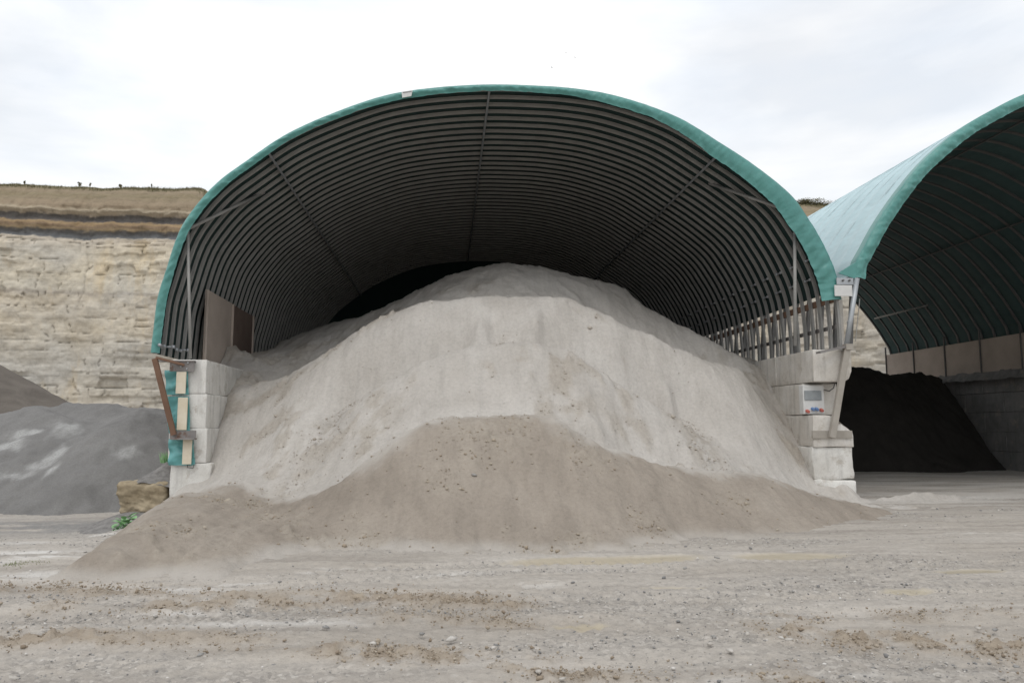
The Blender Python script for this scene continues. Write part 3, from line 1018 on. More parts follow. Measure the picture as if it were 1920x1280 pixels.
# ================================================================== HALLS
_p1 = [(284, 661), (290, 610), (297, 558), (310, 515), (336, 438), (366, 390), (409, 343), (460, 305), (538, 253), (624, 214), (710, 184), (774, 171), (850, 163), (924, 160), (1000, 162), (1072, 167), (1158, 182), (1265, 219), (1351, 270),
       (1416, 313), (1480, 365), (1515, 412), (1543, 460), (1568, 521)]
PROF1 = catmull([(at(x, y, YF)[0], at(x, y, YF)[2]) for x, y in _p1] + [(9.86, 4.6), (9.88, 3.72)], 97)
_p2 = [(1605, 493), (1618, 467), (1646, 416), (1685, 359), (1736, 298), (1800, 243), (1864, 205), (1920, 178)]
PROF2L = [(10.04, 3.75), (10.15, 5.1)] + [(at(x, y, YF)[0], at(x, y, YF)[2]) for x, y in _p2] + [(16.1, 10.84)]
PROF2 = catmull(PROF2L + [(16.85, 10.93)] + [(33.7 - x, z) for x, z in PROF2L[::-1]], 97)


def prof_normals(P):
    d = np.gradient(P, axis=0)
    d /= np.linalg.norm(d, axis=1)[:, None]
    return np.stack([d[:, 1], -d[:, 0]], 1)          # points inwards (right of travel, left to right over the top)


def rib_mesh(P, w, h, off, groove=True):
    """channel section swept along the profile, centred on y=0"""
    N = prof_normals(P)
    if groove:
        sec = [(-w / 2, 0), (-w / 2, h), (-w / 2 + .03, h), (-w / 2 + .042, h * .35), (w / 2 - .042, h * .35), (w / 2 - .03, h), (w / 2, h), (w / 2, 0)]
    else:
        sec = [(-w / 2, 0), (-w / 2, h), (w / 2, h), (w / 2, 0)]
    V = []
    for p, n in zip(P, N):
        for (y, k) in sec:
            q = p + n * (off + k)
            V.append((q[0], y, q[1]))
    m = len(sec)
    F = []
    for i in range(len(P) - 1):
        for k in range(m):
            F.append((i * m + k, i * m + (k + 1) % m, (i + 1) * m + (k + 1) % m, (i + 1) * m + k))
    F.append(tuple(range(m)))
    F.append(tuple((len(P) - 1) * m + k for k in range(m))[::-1])
    b = MB()
    b.add(V, F)
    return b


def cover_mesh(P, y0, bay, nb, per, sag, ends=.0):
    N = prof_normals(P)
    ys = y0 + np.arange(nb * per + 1) / per * bay
    ph = np.abs(np.sin(np.pi * (ys - y0) / bay)) ** .8
    V = np.zeros((len(ys), len(P), 3))
    s = np.linspace(0, 1, len(P))
    lift = np.sin(np.pi * s) ** .3
    for j, y in enumerate(ys):
        wob = .02 * fbm(s * 30, s * 0 + y * 1.3, 3, 61)
        q = P + N * (sag * ph[j] * lift + wob * ph[j])[:, None]
        V[j, :, 0], V[j, :, 1], V[j, :, 2] = q[:, 0], y, q[:, 1]
    return np_mesh('cover', V.reshape(-1, 3), grid_faces(len(ys), len(P)), True)


def valance_mesh(P, y, width, seed, puff=.06):
    """wrapped front edge of the sheet: rolls over the first hoop and hangs down inside it, creased by its cord"""
    n = len(P)
    N = prof_normals(P)
    s = np.r_[0, np.cumsum(np.linalg.norm(np.diff(P, axis=0), axis=1))]
    rows = []
    K = 11
    tear = .025 * fbm(s * .9, s * 0 + 3, 3, seed) + .008 * fbm(s * 9, s * 0, 2, seed + 1)
    for k in range(K):
        t = k / (K - 1)
        if k < 3:
            off, yy = -.015 + 0 * s, y + .30 - .14 * k
        else:
            u = (k - 3) / (K - 4)
            off = -.01 + u * (width + tear)
            yy = y + .0 - puff * math.sin(math.pi * min(u * 1.1, 1))
        sk = s + .25 * t
        fold = 1 - np.abs(fbm(sk * 2.8 - 1.9 * t, s * 0 + t * .7, 3, seed + 5)) * 2.2
        crease = (fold * .03 + .012 * fbm(sk * 13, s * 0 + t * 2, 2, seed + 6)) * sst(.18, .55, t) 
        q = P + N * (off)[:, None]
        rows.append(np.stack([q[:, 0], yy + crease, q[:, 1]], 1))
    V = np.array(rows)
    return np_mesh('valance', V.reshape(-1, 3), grid_faces(K, n), True)


def resample(P, n):
    d = np.r_[0, np.cumsum(np.linalg.norm(np.diff(P, axis=0), axis=1))]
    q = np.linspace(0, d[-1], n)
    return np.stack([np.interp(q, d, P[:, 0]), np.interp(q, d, P[:, 1])], 1)


def pick(P, x=None, i=None):
    return P[i]


# ---------------- near hall
H1 = empty('storage_hall', (1.5, YF, 0), 'near open-fronted arched hall of steel hoops under green sheeting, full of sand', 'storage hall')
NB1, BAY1 = 46, .455
rib = rib_mesh(PROF1, .115, .062, .02).mesh('rib', True)
for p in rib.polygons:
    p.use_smooth = False
rib.materials.append(M['steel'])
for i in range(NB1):
    link('rib', rib, M['steel'], H1, (0, YF + .12 + i * BAY1, 0))
i_end = int(np.argmin(np.abs(PROF1[:, 1] - 5.2) + (PROF1[:, 0] < 5) * 99))
me = cover_mesh(PROF1[:i_end + 1], YF + .12, BAY1, NB1 - 1, 4, .03)
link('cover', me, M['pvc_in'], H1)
P1v = resample(catmull(PROF1[:i_end + 2], 500), 1000)
sv = np.linspace(0, 1, 1000)
w1 = np.interp(sv, [0, .1, .3, .5, .6, .72, .8, .9, 1], [.2, .2, .17, .165, .2, .33, .43, .54, .5])
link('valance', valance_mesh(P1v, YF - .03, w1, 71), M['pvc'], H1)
# back wall of the near hall
b = MB()
yb = YF + .12 + (NB1 - 1) * BAY1 - .09
vv = [(x, yb, z) for x, z in PROF1[::3]] + [(9.8, yb, -.2), (-6.8, yb, -.2)]
b.add(vv, [tuple(range(len(vv)))])
b.add([(x, y + .08, z) for x, y, z in vv], [tuple(range(len(vv)))[::-1]])
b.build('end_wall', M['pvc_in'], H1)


def idx_at(P, frac):
    return int(round(frac * (len(P) - 1)))


def purlin(P, i, off, y0, y1, r, mat, parent, name='purlin'):
    N = prof_normals(P)
    q = P[i] + N[i] * off
    MB().tube([(q[0], y0, q[1]), (q[0], y1, q[1])], r, 6).build(name, mat, parent)


apex = int(np.argmin(np.abs(PROF1[:, 0] - at(925, 173, YF)[0]) + (PROF1[:, 1] < 8) * 9))
il = int(np.argmin(np.hypot(PROF1[:, 0] - at(499, 290, YF)[0], PROF1[:, 1] - at(499, 290, YF)[2])))
ir = int(np.argmin(np.hypot(PROF1[:, 0] - at(1340, 292, YF)[0], PROF1[:, 1] - at(1340, 292, YF)[2])))
for i in (apex, il, ir):
    purlin(PROF1, i, .105, YF + .05, yb - .1, .03, M['galv'], H1)
# diagonal wind braces and the upright tubes behind the front hoop
a_, b_ = at(357, 427, YF + .15), at(495, 361, YF + 2.1)
MB().tube([a_, b_], .042, 8).build('brace', M['steel'], H1, True)
MB().tube([at(352, 432, YF + .2), at(357, 672, YF + .2)], .038, 8).build('upright', M['steel'], H1, True)
a_, b_ = at(1466, 391, YF + .15), at(1330, 344, YF + 2.1)
MB().tube([a_, b_], .042, 8).build('brace', M['steel'], H1, True)
MB().tube([at(1490, 432, YF + .25), at(1491, 648, YF + .25)], .045, 8).build('upright', M['steel'], H1, True)
# spacer bolts between the hoops near their feet
boltm = MB().tube([(0, -.16, 0), (0, .16, 0)], .022, 8).tube([(0, -.17, 0), (0, -.10, 0)], .04, 8).tube([(0, .10, 0), (0, .17, 0)], .04, 8).mesh('spacer_bolt', True)
boltm.materials.append(M['galv'])
N1 = prof_normals(PROF1)
jr = int(np.argmin(np.hypot(PROF1[:, 0] - 9.45, PROF1[:, 1] - 5.75)))
jr2 = int(np.argmin(np.hypot(PROF1[:, 0] - 9.2, PROF1[:, 1] - 6.15)))
for i in range(0, 26):
    j = (jr, jr2)[i % 2]
    q = PROF1[j] + N1[j] * .08
    link('spacer_bolt', boltm, None, H1, (q[0], YF + .12 + (i + .5) * BAY1, q[1]))
for k, (px, py, dy) in enumerate(((304, 648, .05), (314, 650, .3), (335, 656, 1.0), (342, 656, 1.3))):
    p = at(px, py, YF + dy)
    link('spacer_bolt', boltm, None, H1, p, (0, 0, math.pi / 2 * (k % 2)))
# rusty rail that carries the lower edge of the sheet on the right, and the timber battens under it
q = PROF1[i_end]
MB().bar((q[0] + .06, YF + .2, 5.05), (q[0] + .06, yb - .2, 5.05), .07, .16).build('edge_rail', M['rust'], H1)
MB().bar((9.95, YF + .5, 4.35), (9.95, yb - .2, 4.35), .05, .10).build('edge_rail', M['rustgrey'], H1)
post = MB().box((-.06, -.05, 3.72), (.06, .05, 5.1)).mesh('post')
post.materials.append(M['block_dust'])
for y in (YF + .45, YF + 1.6, YF + 3.9, YF + 6.3, YF + 8.7):
    link('post', post, None, H1, (10.04, y, 0))
# timber boards lining the left legs above the block wall
for k in range(2):
    y0 = 20.75 + k * 2.42
    bm_ = MB()
    bm_.box((-6.42, y0, 3.2), (-6.36, y0 + 2.39, 5.42 - .02 * k), .006)
    bm_.build('lining_board', M['ply'] if k == 0 else M['ply2'], H1)
for k in range(3):
    y0 = 20.75 + k * 2.42 - .02
    MB().bar((-6.335, y0, 3.2), (-6.335, y0, 5.40), .05, .05, (0, 1, 0)).build('board_batten', M['ply'], H1)
# rusty foot bracket and raking strut on the left pillar
MB().box((-6.34, YF - .13, 3.30), (-5.80, YF - .11, 3.06)).box((-6.62, YF - .16, 3.28), (-5.8, YF + .02, 3.31)).build('foot_bracket', M['rustgrey'], H1)
fb = [o for o in H1.children if o.name.startswith('foot_bracket')][0]
MB().bar(at(292, 670, YF - .45), at(345, 684, YF - .16), .11, .05).build('bracket_arm', M['rust'], fb)
for px, py in ((340, 687), (353, 680), (351, 691), (332, 682)):
    p = Vector(at(px, py, YF - .13))
    MB().tube([p + Vector((0, .01, 0)), p + Vector((0, -.03, 0))], .018, 6).build('bolt', M['galv'], fb)
st_ = MB().bar(at(290, 672, YF - .45), at(326, 815, YF - .22), .11, .08, (0, 1, 0)).build('strut', M['rust'], H1)
MB().box(tuple(np.array(at(318, 822, YF - .16))), tuple(np.array(at(368, 807, YF - .13)))).box(tuple(np.array(at(318, 824, YF - .36))), tuple(np.array(at(369, 821, YF - .12)))).build('strut_plate', M['rustgrey'], st_)


# tails of the sheet nailed to the pillar under battens
def sheet(px0, px1, py0, py1, px0b, px1b, seed):
    n, k = 30, 24
    V = []
    for j in range(n):
        t = j / (n - 1)
        for i in range(k):
            s = i / (k - 1)
            p = at((px0 + (px0b - px0) * t) * (1 - s) + (px1 + (px1b - px1) * t) * s, py0 + (py1 - py0) * t, YF - .075)
            V.append(p)
    V = np.array(V)
    s_, t_ = np.tile(np.linspace(0, 1, k), n), np.repeat(np.linspace(0, 1, n), k)
    V[:, 1] += .05 * fbm(s_ * 2 + t_ * 3.5, t_ * 2 - s_ * 3, 3, seed) - .03 * np.sin(6 * (s_ * .8 + t_ * 1.6)) * sst(1, .6, s_)
    return np_mesh('side_sheet', V, grid_faces(n, k), True)


for (a, bt) in (((309, 352, 694, 740, 312, 354, 72), (330, 350, 697, 738)), ((312, 354, 743, 812, 316, 357, 73), (332, 353, 745, 806)), ((316, 363, 822, 872, 316, 365, 74), (342, 361, 823, 870))):
    sh = link('side_sheet', sheet(*a), M['pvc_tail'], H1)
    p0, p1 = at(bt[0], bt[3], YF - .13), at(bt[1], bt[2], YF - .13)
    MB().box((p0[0], YF - .17, p0[2]), (p1[0], YF - .125, p1[2]), .006).build('batten', M['cream'], sh)
MB().tube([at(352, 871, YF - .1), at(351, 876, YF - .12), at(362, 877, YF - .12), at(364, 870, YF - .1)], .012, 6).build('hook', M['steel2'], H1)
# white maker's label stitched to the front edge
p = at(764, 176, YF - .13)
lb = MB()
dx, dz = .125, .075
lb.add([(p[0] - dx, p[1], p[2] - dz - .03), (p[0] + dx - .03, p[1], p[2] - dz + .02), (p[0] + dx, p[1], p[2] + dz + .02), (p[0] - dx - .02, p[1], p[2] + dz - .03),
        (p[0] - dx, p[1] + .012, p[2] - dz - .03), (p[0] + dx - .03, p[1] + .012, p[2] - dz + .02), (p[0] + dx, p[1] + .012, p[2] + dz + .02), (p[0] - dx - .02, p[1] + .012, p[2] + dz - .03)],
       [(0, 1, 2, 3), (7, 6, 5, 4), (0, 4, 5, 1), (1, 5, 6, 2), (2, 6, 7, 3), (3, 7, 4, 0)])
lo = lb.build('maker_label', M['white'], H1)
MB().bar((p[0] - dx * .9, p[1] - .004, p[2] + dz * .55 - .02), (p[0] + dx * .8, p[1] - .004, p[2] + dz * .55 + .02), .004, .022).build('print_line', M['ink'], lo)

# ---------------- far hall
H2 = empty('storage_hall', (16.85, YF, 0), 'right-hand arched hall with faded blue-green roof, mostly empty, cut by the photo edge', 'storage hall')
NB2, BAY2 = 27, .78
rib2 = rib_mesh(PROF2, .10, .085, .0, False).mesh('rib', True)
for p in rib2.polygons:
    p.use_smooth = False
rib2.materials.append(M['steel2'])
for i in range(NB2):
    link('rib', rib2, None, H2, (0, YF + .1 + i * BAY2, 0))
n2 = len(PROF2)
a2 = int(np.argmin(np.abs(PROF2[:, 1] - 5.55) + (PROF2[:, 0] > 15) * 99))
e2 = int(np.argmin(np.abs(PROF2[:, 1] - 5.0) + (PROF2[:, 0] < 18) * 99))
me = cover_mesh(PROF2[a2:e2 + 1] - prof_normals(PROF2)[a2:e2 + 1] * .01, YF + .1, BAY2, NB2 - 1, 8, .055)
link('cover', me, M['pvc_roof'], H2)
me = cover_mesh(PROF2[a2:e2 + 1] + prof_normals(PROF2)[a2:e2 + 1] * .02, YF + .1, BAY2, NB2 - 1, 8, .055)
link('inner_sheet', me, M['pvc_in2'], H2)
P2v = resample(catmull(PROF2[a2:e2 + 1], 500), 900)
link('valance', valance_mesh(P2v, YF - .05, .30 + 0 * np.linspace(0, 1, 900), 81), M['pvc'], H2)
for fr in (.5, .3, .7):
    purlin(PROF2, idx_at(PROF2, fr), .18, YF, YF + 20, .03, M['steel2'], H2)
# roof edge pipe and gusset at the eaves
q = PROF2[a2]
MB().tube([(q[0] - .05, YF + .05, q[1] + .02), (q[0] - .05, YF + 20, q[1] + .02)], .04, 8).build('eaves_pipe', M['galv'], H2, True)
gs = MB()
g = [(q[0] - .42, YF - .03, q[1] + .10), (q[0] + .02, YF - .06, q[1] - .05), (q[0] + .12, YF - .06, q[1] + .42), (q[0] - .1, YF - .02, q[1] + .3)]
gs.add(g + [(x, y + .03, z) for x, y, z in g], [(0, 1, 2, 3), (7, 6, 5, 4), (0, 4, 5, 1), (1, 5, 6, 2), (2, 6, 7, 3), (3, 7, 4, 0)])
gs.build('eaves_flap', M['pvc'], H2)
# galvanised front post, its plates and the dusty raking strut below
pt = MB().tube([at(1607, 522, YF - .10), at(1586, 655, YF - .12)], .062, 12).build('front_post', M['galv'], H2, True)
MB().tube([at(1594, 603, YF - .10), at(1593, 606, YF - .10)], .07, 12).build('collar', M['galv'], pt, True)
p0, p1 = at(1565, 555, YF - .14), at(1597, 535, YF - .14)
MB().box((p0[0], YF - .16, p0[2]), (p1[0], YF - .13, p1[2]), .004).build('plate', M['white'], H2)
p0, p1 = at(1570, 533, YF - .12), at(1601, 521, YF - .12)
pl = MB().box((p0[0], YF - .1, p0[2]), (p1[0], YF - .07, p1[2]), .004).build('plate', M['galv'], H2)
for px in (1580, 1592):
    p = Vector(at(px, 526, YF - .1))
    MB().tube([p, p + Vector((0, -.05, 0))], .025, 6).build('bolt', M['steel2'], pl)
st2 = MB().bar(at(1588, 652, YF - .16), at(1560, 820, YF - .16), .15, .10, (0, 1, 0)).build('strut', M['dusty'], H2)
b = MB()
b.bar(at(1534, 661, YF - .35), at(1592, 648, YF - .1), .16, .05)
b.build('foot_bracket', M['rustgrey'], H2)
b = MB()
p0, p1 = at(1584, 656, YF - .16), at(1597, 645, YF - .16)
b.box((p0[0], YF - .24, p0[2]), (p1[0], YF - .05, p1[2]))
b.build('post_cap', M['dusty'], H2)
b = MB()
p0, p1 = at(1524, 819.5, YF - .05), at(1598, 807, YF - .05)
b.box((p0[0], YF - .045, p0[2]), (p1[0], YF - .01, p1[2])).box((p0[0], YF - .07, p0[2] - .02), (p1[0], YF - .01, p0[2]))
b.build('strut_plate', M['dusty'], st2)
MB().tube([at(1612, 560, YF - .02), at(1604, 640, YF - .02)], .012, 6).build('rope', M['steel'], H2)
# wind brace in the far hall seen against the ribs
MB().tube([at(1640, 597, 37.0), at(1740, 572, 33.5)], .045, 8).build('brace', M['steel'], H2, True)
MB().tube([at(1693, 632, 38.2), at(1691, 700, 38.2)], .04, 8).build('upright', M['steel'], H2, True)
# ply sheets lining the far wall above the blocks
zt, zb_ = 5.58, 4.12
for k in range(8):
    y0 = 38.9 - (k + 1) * 2.42
    MB().box((23.28, y0 + .02, zb_), (23.33, y0 + 2.40, zt), .005).build('lining_board', M['ply'], H2)
    MB().bar((23.26, y0 + 2.41, zb_ - .1), (23.26, y0 + 2.41, zt + .4), .06, .05, (0, 1, 0)).build('board_batten', M['steel2'], H2)


# ------------------------------------------------------------------ block walls
def block_mesh(lx, ly, lz, bev, seed, rough=0.0, chip=()):
    nx, ny, nz = 6, 10, 6
    import bmesh
    bm = bmesh.new()
    b = MB().box((-lx / 2, -ly / 2, -lz / 2), (lx / 2, ly / 2, lz / 2), bev)
    me = b.mesh('concrete_block')
    return me


def rough_block(x0, x1, y0, y1, z0, z1, seed, amp=.012, cut=None):
    """cast block with worn arrises: a bevelled, subdivided box with uneven faces"""
    n = 11
    u = np.array([-1, -.985, -.95, -.7, -.35, 0, .35, .7, .95, .985, 1])
    V, F = [], []
    base = 0
    h = np.array([(x1 - x0) / 2, (y1 - y0) / 2, (z1 - z0) / 2])
    c = np.array([(x0 + x1) / 2, (y0 + y1) / 2, (z0 + z1) / 2])
    for ax in range(3):
        for sd in (-1, 1):
            A, B_ = np.meshgrid(u, u)
            p = np.zeros((n, n, 3))
            o1, o2 = [k for k in range(3) if k != ax]
            p[..., ax], p[..., o1], p[..., o2] = sd, A, B_
            P = p * h
            r = np.minimum(.012 + amp * .8, h.min() * .3)
            inner = np.clip(P, -(h - r), h - r)
            d = P - inner
            ln = np.linalg.norm(d, axis=-1, keepdims=True)
            P = inner + np.where(ln > 1e-6, d / np.maximum(ln, 1e-6) * r, 0)
            V.append(P.reshape(-1, 3))
            F.append(grid_faces(n, n) + base)
            base += n * n
    V = np.concatenate(V)
    q = V * 1.0 + c
    nx = fbm(q[:, 1] * 2.3 + q[:, 2] * 3.1, q[:, 0] * 3 + q[:, 2] * 2, 4, seed)
    ny = fbm(q[:, 0] * 2.7 + q[:, 2] * 2.1, q[:, 1] * 3 - q[:, 2] * 2, 4, seed + 3)
    nz = fbm(q[:, 0] * 2.2 + q[:, 1] * 2.9, q[:, 2] * 3 + q[:, 0], 4, seed + 6)
    q = q + np.stack([nx, ny, nz], 1) * amp * 1.3
    if cut is not None:
        q = cut(q)
    me = np_mesh('concrete_block', q, np.concatenate(F), True)
    import bmesh
    bm = bmesh.new()
    bm.from_mesh(me)
    bmesh.ops.remove_doubles(bm, verts=bm.verts, dist=.002)
    bmesh.ops.recalc_face_normals(bm, faces=bm.faces)
    bm.to_mesh(me)
    bm.free()
    return me


WL = empty('block_wall', (-5.95, YF, 0), 'left wall of stacked pale concrete blocks holding in the sand', 'wall')
rows = [(3.34, 2.556), (2.55, 1.766), (1.76, .976), (.97, .19), (.184, -.6)]
xr = [(-6.33, -5.56), (-6.33, -5.52), (-6.33, -5.48), (-6.26, -5.36), (-6.24, -5.34)]
for r, ((zt_, zb2), (xa, xb)) in enumerate(zip(rows, xr)):
    link('concrete_block', rough_block(xa, xb, YF, YF + 1.55, zb2, zt_, 100 + r, .008 + .01 * (r > 2)), M['block'], WL)
    proto = MB().box((xa + .01, 0, zb2), (xb - .005, 2.38, zt_), .03).mesh('concrete_block')
    proto.materials.append(M['block'])
    for k in range(8):
        if r > 0 and k > 3 and r > 2:
            pass
        link('concrete_block', proto, None, WL, (0, YF + 1.56 + k * 2.4, 0))

WM = empty('block_wall', (9.5, YF, 0), 'dusty block wall between the two halls, ending in the broken-cornered pillar', 'wall')


def cut_row3(q):
    # broken upper right corner
    q = q.copy()
    d = (q[:, 0] - 9.72) * .8 + (q[:, 2] - 1.86) * 1.0
    m = (d > 0) & (q[:, 1] < YF + 1.0)
    q[m, 2] -= d[m] * .75
    q[m, 0] -= d[m] * .35
    return q


def cut_row1(q):
    q = q.copy()
    d = (q[:, 0] - 9.86) + (2.98 - q[:, 2]) * .7
    m = d > 0
    q[m, 0] -= d[m] * .45
    q[m, 2] += d[m] * .3
    return q


mr = [(3.70, 2.90, 9.03, 10.02, YF - .05, 2.15, .010, cut_row1), (2.885, 2.095, 8.98, 9.88, YF + .50, 1.75, .012, None), (2.08, 1.305, 8.97, 9.99, YF - .02, 2.2, .012, cut_row3),
      (1.295, .52, 8.95, 9.98, YF + .02, 2.2, .035, None), (.51, -.3, 8.94, 10.0, YF - .02, 2.2, .04, None)]
for r, (zt_, zb2, xa, xb, ys, ln, am, ct) in enumerate(mr):
    link('concrete_block', rough_block(xa, xb, ys, ys + ln, zb2, zt_, 130 + r, am, ct), M['block'] if r > 2 else M['block_dust'], WM)
    proto = MB().box((9.02, 0, zb2), (9.95, 2.38, zt_), .03).mesh('concrete_block')
    proto.materials.append(M['block_dust'])
    for k in range(8):
        link('concrete_block', proto, None, WM, (0, ys + ln + .01 + k * 2.4, 0))

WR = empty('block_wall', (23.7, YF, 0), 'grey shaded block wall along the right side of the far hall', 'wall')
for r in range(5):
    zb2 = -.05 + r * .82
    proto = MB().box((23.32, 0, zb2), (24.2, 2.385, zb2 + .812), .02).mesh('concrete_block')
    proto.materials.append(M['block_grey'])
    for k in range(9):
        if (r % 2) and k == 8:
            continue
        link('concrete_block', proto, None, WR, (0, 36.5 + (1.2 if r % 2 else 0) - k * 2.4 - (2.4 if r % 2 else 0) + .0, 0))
# crust of grit lying along the top of that wall
V = []
Xg, Yg = np.meshgrid(np.linspace(23.0, 23.34, 7), np.arange(27, 36.3, .05))
t = np.linspace(0, 1, 7)[None, :]
Zg = 4.02 + .16 * t + .12 * np.maximum(0, fbm(Xg * 3, Yg * 2.5, 4, 95) + .15) - .25 * (1 - t) ** 2
tag(link('grit_crust', np_mesh('grit_crust', np.stack([Xg, Yg, Zg], -1).reshape(-1, 3), grid_faces(*Xg.shape), True), M['block_grey']), 'crumbly grit ledge lying along the top of the far grey wall', 'grit')

# ------------------------------------------------------------------ socket box on the pillar
p0, p1 = at(1506, 776, YF + .3), at(1543, 722, YF + .3)
SB = empty('socket_box', (p0[0], YF + .42, p0[2]), 'white power socket box with red and blue sockets in the pillar recess', 'socket box')
MB().box((p0[0], YF + .26, p0[2]), (p1[0], YF + .49, p1[2]), .015).build('housing', M['white'], SB)
w0, w1_ = at(1509, 750, YF + .24), at(1540, 732, YF + .24)
MB().box((w0[0], YF + .235, w0[2]), (w1_[0], YF + .262, w1_[2]), .006).build('window_cover', M['greycover'], SB)
for px, py, mt in ((1513, 770, 'red'), (1523, 766, 'blue'), (1530, 766, 'blue'), (1539, 768, 'red')):
    p = Vector(at(px, py, YF + .26))
    MB().tube([p, p + Vector((0, -.05, -.01)), p + Vector((0, -.10, -.03))], [.043, .043, .034], 12).build('socket', M[mt], SB, False)
MB().tube([at(1543, 730, YF + .42), at(1555, 733, YF + .4), at(1563, 727, YF + .4), at(1566, 716, YF + .45)], .014, 6).build('cable', M['steel2'], SB, True)


# ------------------------------------------------------------------ boulder, plants, stones
def rock(name, label, c, r, seed, mat, cat='boulder', flat=.2, res=40, squash=None):
    res = 70
    th = np.linspace(0, math.pi, res)
    ph = np.linspace(0, 2 * math.pi, res * 2)
    T, Ph = np.meshgrid(th, ph, indexing='ij')
    d = np.stack([np.sin(T) * np.cos(Ph), np.sin(T) * np.sin(Ph), np.cos(T)], -1)
    k = 1 / (np.abs(d) ** 8).sum(-1) ** (1 / 8)             # a blocky superellipsoid
    bl = fbm(d[..., 0] * 1.7 + d[..., 2] * 2.3 + seed, d[..., 1] * 1.9 - d[..., 2] * 1.5, 5, seed, .55)
    bl[:, -1] = bl[:, 0]
    g = (d * k[..., None]) @ np.array([[.62, -.55, .56], [.71, .70, -.10], [-.34, .46, .82]])
    n3 = lambda f, sd: (fbm(g[..., 0] * f, g[..., 1] * f + 3, 4, sd, .6) + fbm(g[..., 1] * f + 7, g[..., 2] * f, 4, sd + 1, .6) + fbm(g[..., 2] * f, g[..., 0] * f + 11, 4, sd + 2, .6)) / 1.7
    bl = n3(1.3, seed)
    fine = n3(4.5, seed + 9)
    bl[:, -1], fine[:, -1] = bl[:, 0], fine[:, 0]
    P = d * (k * (1 + flat * bl + .05 * fine))[..., None] * np.array(r) + np.array(c)
    me = np_mesh(name, P.reshape(-1, 3), grid_faces(*T.shape), True)
    return tag(link(name, me, mat), label, cat)


cb = at(282, 930, 19.0)
BO = rock('boulder', 'tan weathered boulder with grey grit on top beside the left pillar', (cb[0] - .02, 19.0, cb[2] + .0), (.54, .55, .37), 4, M['boulder'], flat=.14)
# grit heaped over the boulder's top
X, Y = np.meshgrid(np.linspace(cb[0] - .62, cb[0] + .75, 60), np.linspace(18.45, 20.2, 60))
pk = at(312, 868, 19.3)
Z = pk[2] + .03 - .62 * np.hypot((X - pk[0]) * 1.1, (Y - pk[1]) * .8) + .10 * fbm(X * 2, Y * 2, 5, 97, .6)
V = np.stack([X, Y, Z], -1).reshape(-1, 3)
gc = np_mesh('grit_cap', V, grid_faces(60, 60), True)
link('grit_cap', gc, M['grit'], BO)
# dark grit at the boulder's foot
rf = ridge([(225, 968, 18.2), (250, 955, 18.4), (285, 958, 18.0), (300, 965, 17.5)])
heap('rubble_heap', 'low dark grit heap at the foot of the tan boulder', [(rf, .45, .5)], -9, -5.8, 16.2, 19.5, .05, M['grit'], .08, -.6, cat='rubble')


def leaf_mesh(L_, W_):
    n = 6
    V, F = [], []
    for i in range(n + 1):
        t = i / n
        w = W_ * math.sin(math.pi * min(1, t * .93 + .05)) ** .7 * (1 - .25 * t)
        z = .25 * L_ * t - .35 * L_ * t * t
        V += [(-w, t * L_, z + .18 * w), (0, t * L_, z), (w, t * L_, z + .18 * w)]
    for i in range(n):
        a = i * 3
        F += [(a, a + 1, a + 4, a + 3), (a + 1, a + 2, a + 5, a + 4)]
    return V, F


wp = at(231, 996, 15.4)
PL = empty('weed_plant', (wp[0], wp[1], wp[2]), 'small bright green leafy weed at the edge of the brown sand', 'plant')
lm_ = bpy.data.meshes.new('leaf')
v_, f_ = leaf_mesh(.17, .07)
lm_.from_pydata(v_, [], f_)
lm_.polygons.foreach_set('use_smooth', [True] * len(lm_.polygons))
lm_.materials.append(M['leaf'])
r0 = random.Random(5)
for s_, (px, py) in enumerate(((217, 992), (224, 986), (231, 981), (238, 976), (246, 970), (241, 984), (233, 990))):
    top = at(px, py, 15.4)
    MB().tube([(wp[0] + (s_ - 3) * .03, wp[1], wp[2] - .1), ((wp[0] + top[0]) / 2, wp[1], (wp[2] + top[2]) / 2), top], .006, 5).build('stem', M['leaf'], PL)
    for k in range(5):
        o = link('leaf', lm_, None, PL, (top[0] + r0.uniform(-.05, .05), top[1] + r0.uniform(-.08, .08), top[2] + r0.uniform(-.08, .03)))
        o.rotation_euler = (r0.uniform(-.3, .7), r0.uniform(-.4, .4), r0.uniform(0, 6.28))
        s = r0.uniform(.6, 1.25)
        o.scale = (s, s, s)


def grass(name, label, c, rx, ry, n, h, mat, seed, kind='stuff'):
    r = random.Random(seed)
    b = MB()
    for _ in range(n):
        x, y = c[0] + r.gauss(0, rx), c[1] + r.gauss(0, ry)
        a = r.uniform(0, 6.28)
        hh = h * r.uniform(.4, 1)
        w = .012
        lx, ly = r.uniform(-.4, .4) * hh, r.uniform(-.4, .4) * hh
        b.add([(x - w * math.cos(a), y - w * math.sin(a), c[2]), (x + w * math.cos(a), y + w * math.sin(a), c[2]), (x + lx, y + ly, c[2] + hh)], [(0, 1, 2)])
    o = link(name, b.mesh(name, recalc=False), mat)
    return tag(o, label, 'grass', kind=kind)


mp = atz(48, 1063, -.06)
grass('moss_tuft', 'small green mossy tuft on pale ground at the left edge', (mp[0], mp[1], -.05), .14, .10, 500, .07, M['moss'], 8, kind=None)
ip = at(313, 858, 19.6)
grass('grass_tuft', 'green tuft behind the lowest green sheet of the left pillar', (ip[0], ip[1], ip[2] - .12), .06, .08, 120, .3, M['leaf'], 9, kind=None)


# vegetation on the cliff rim
def rim(x):
    return float(np.interp(x, CX, CY)), float(np.interp(x, CX, CZ))


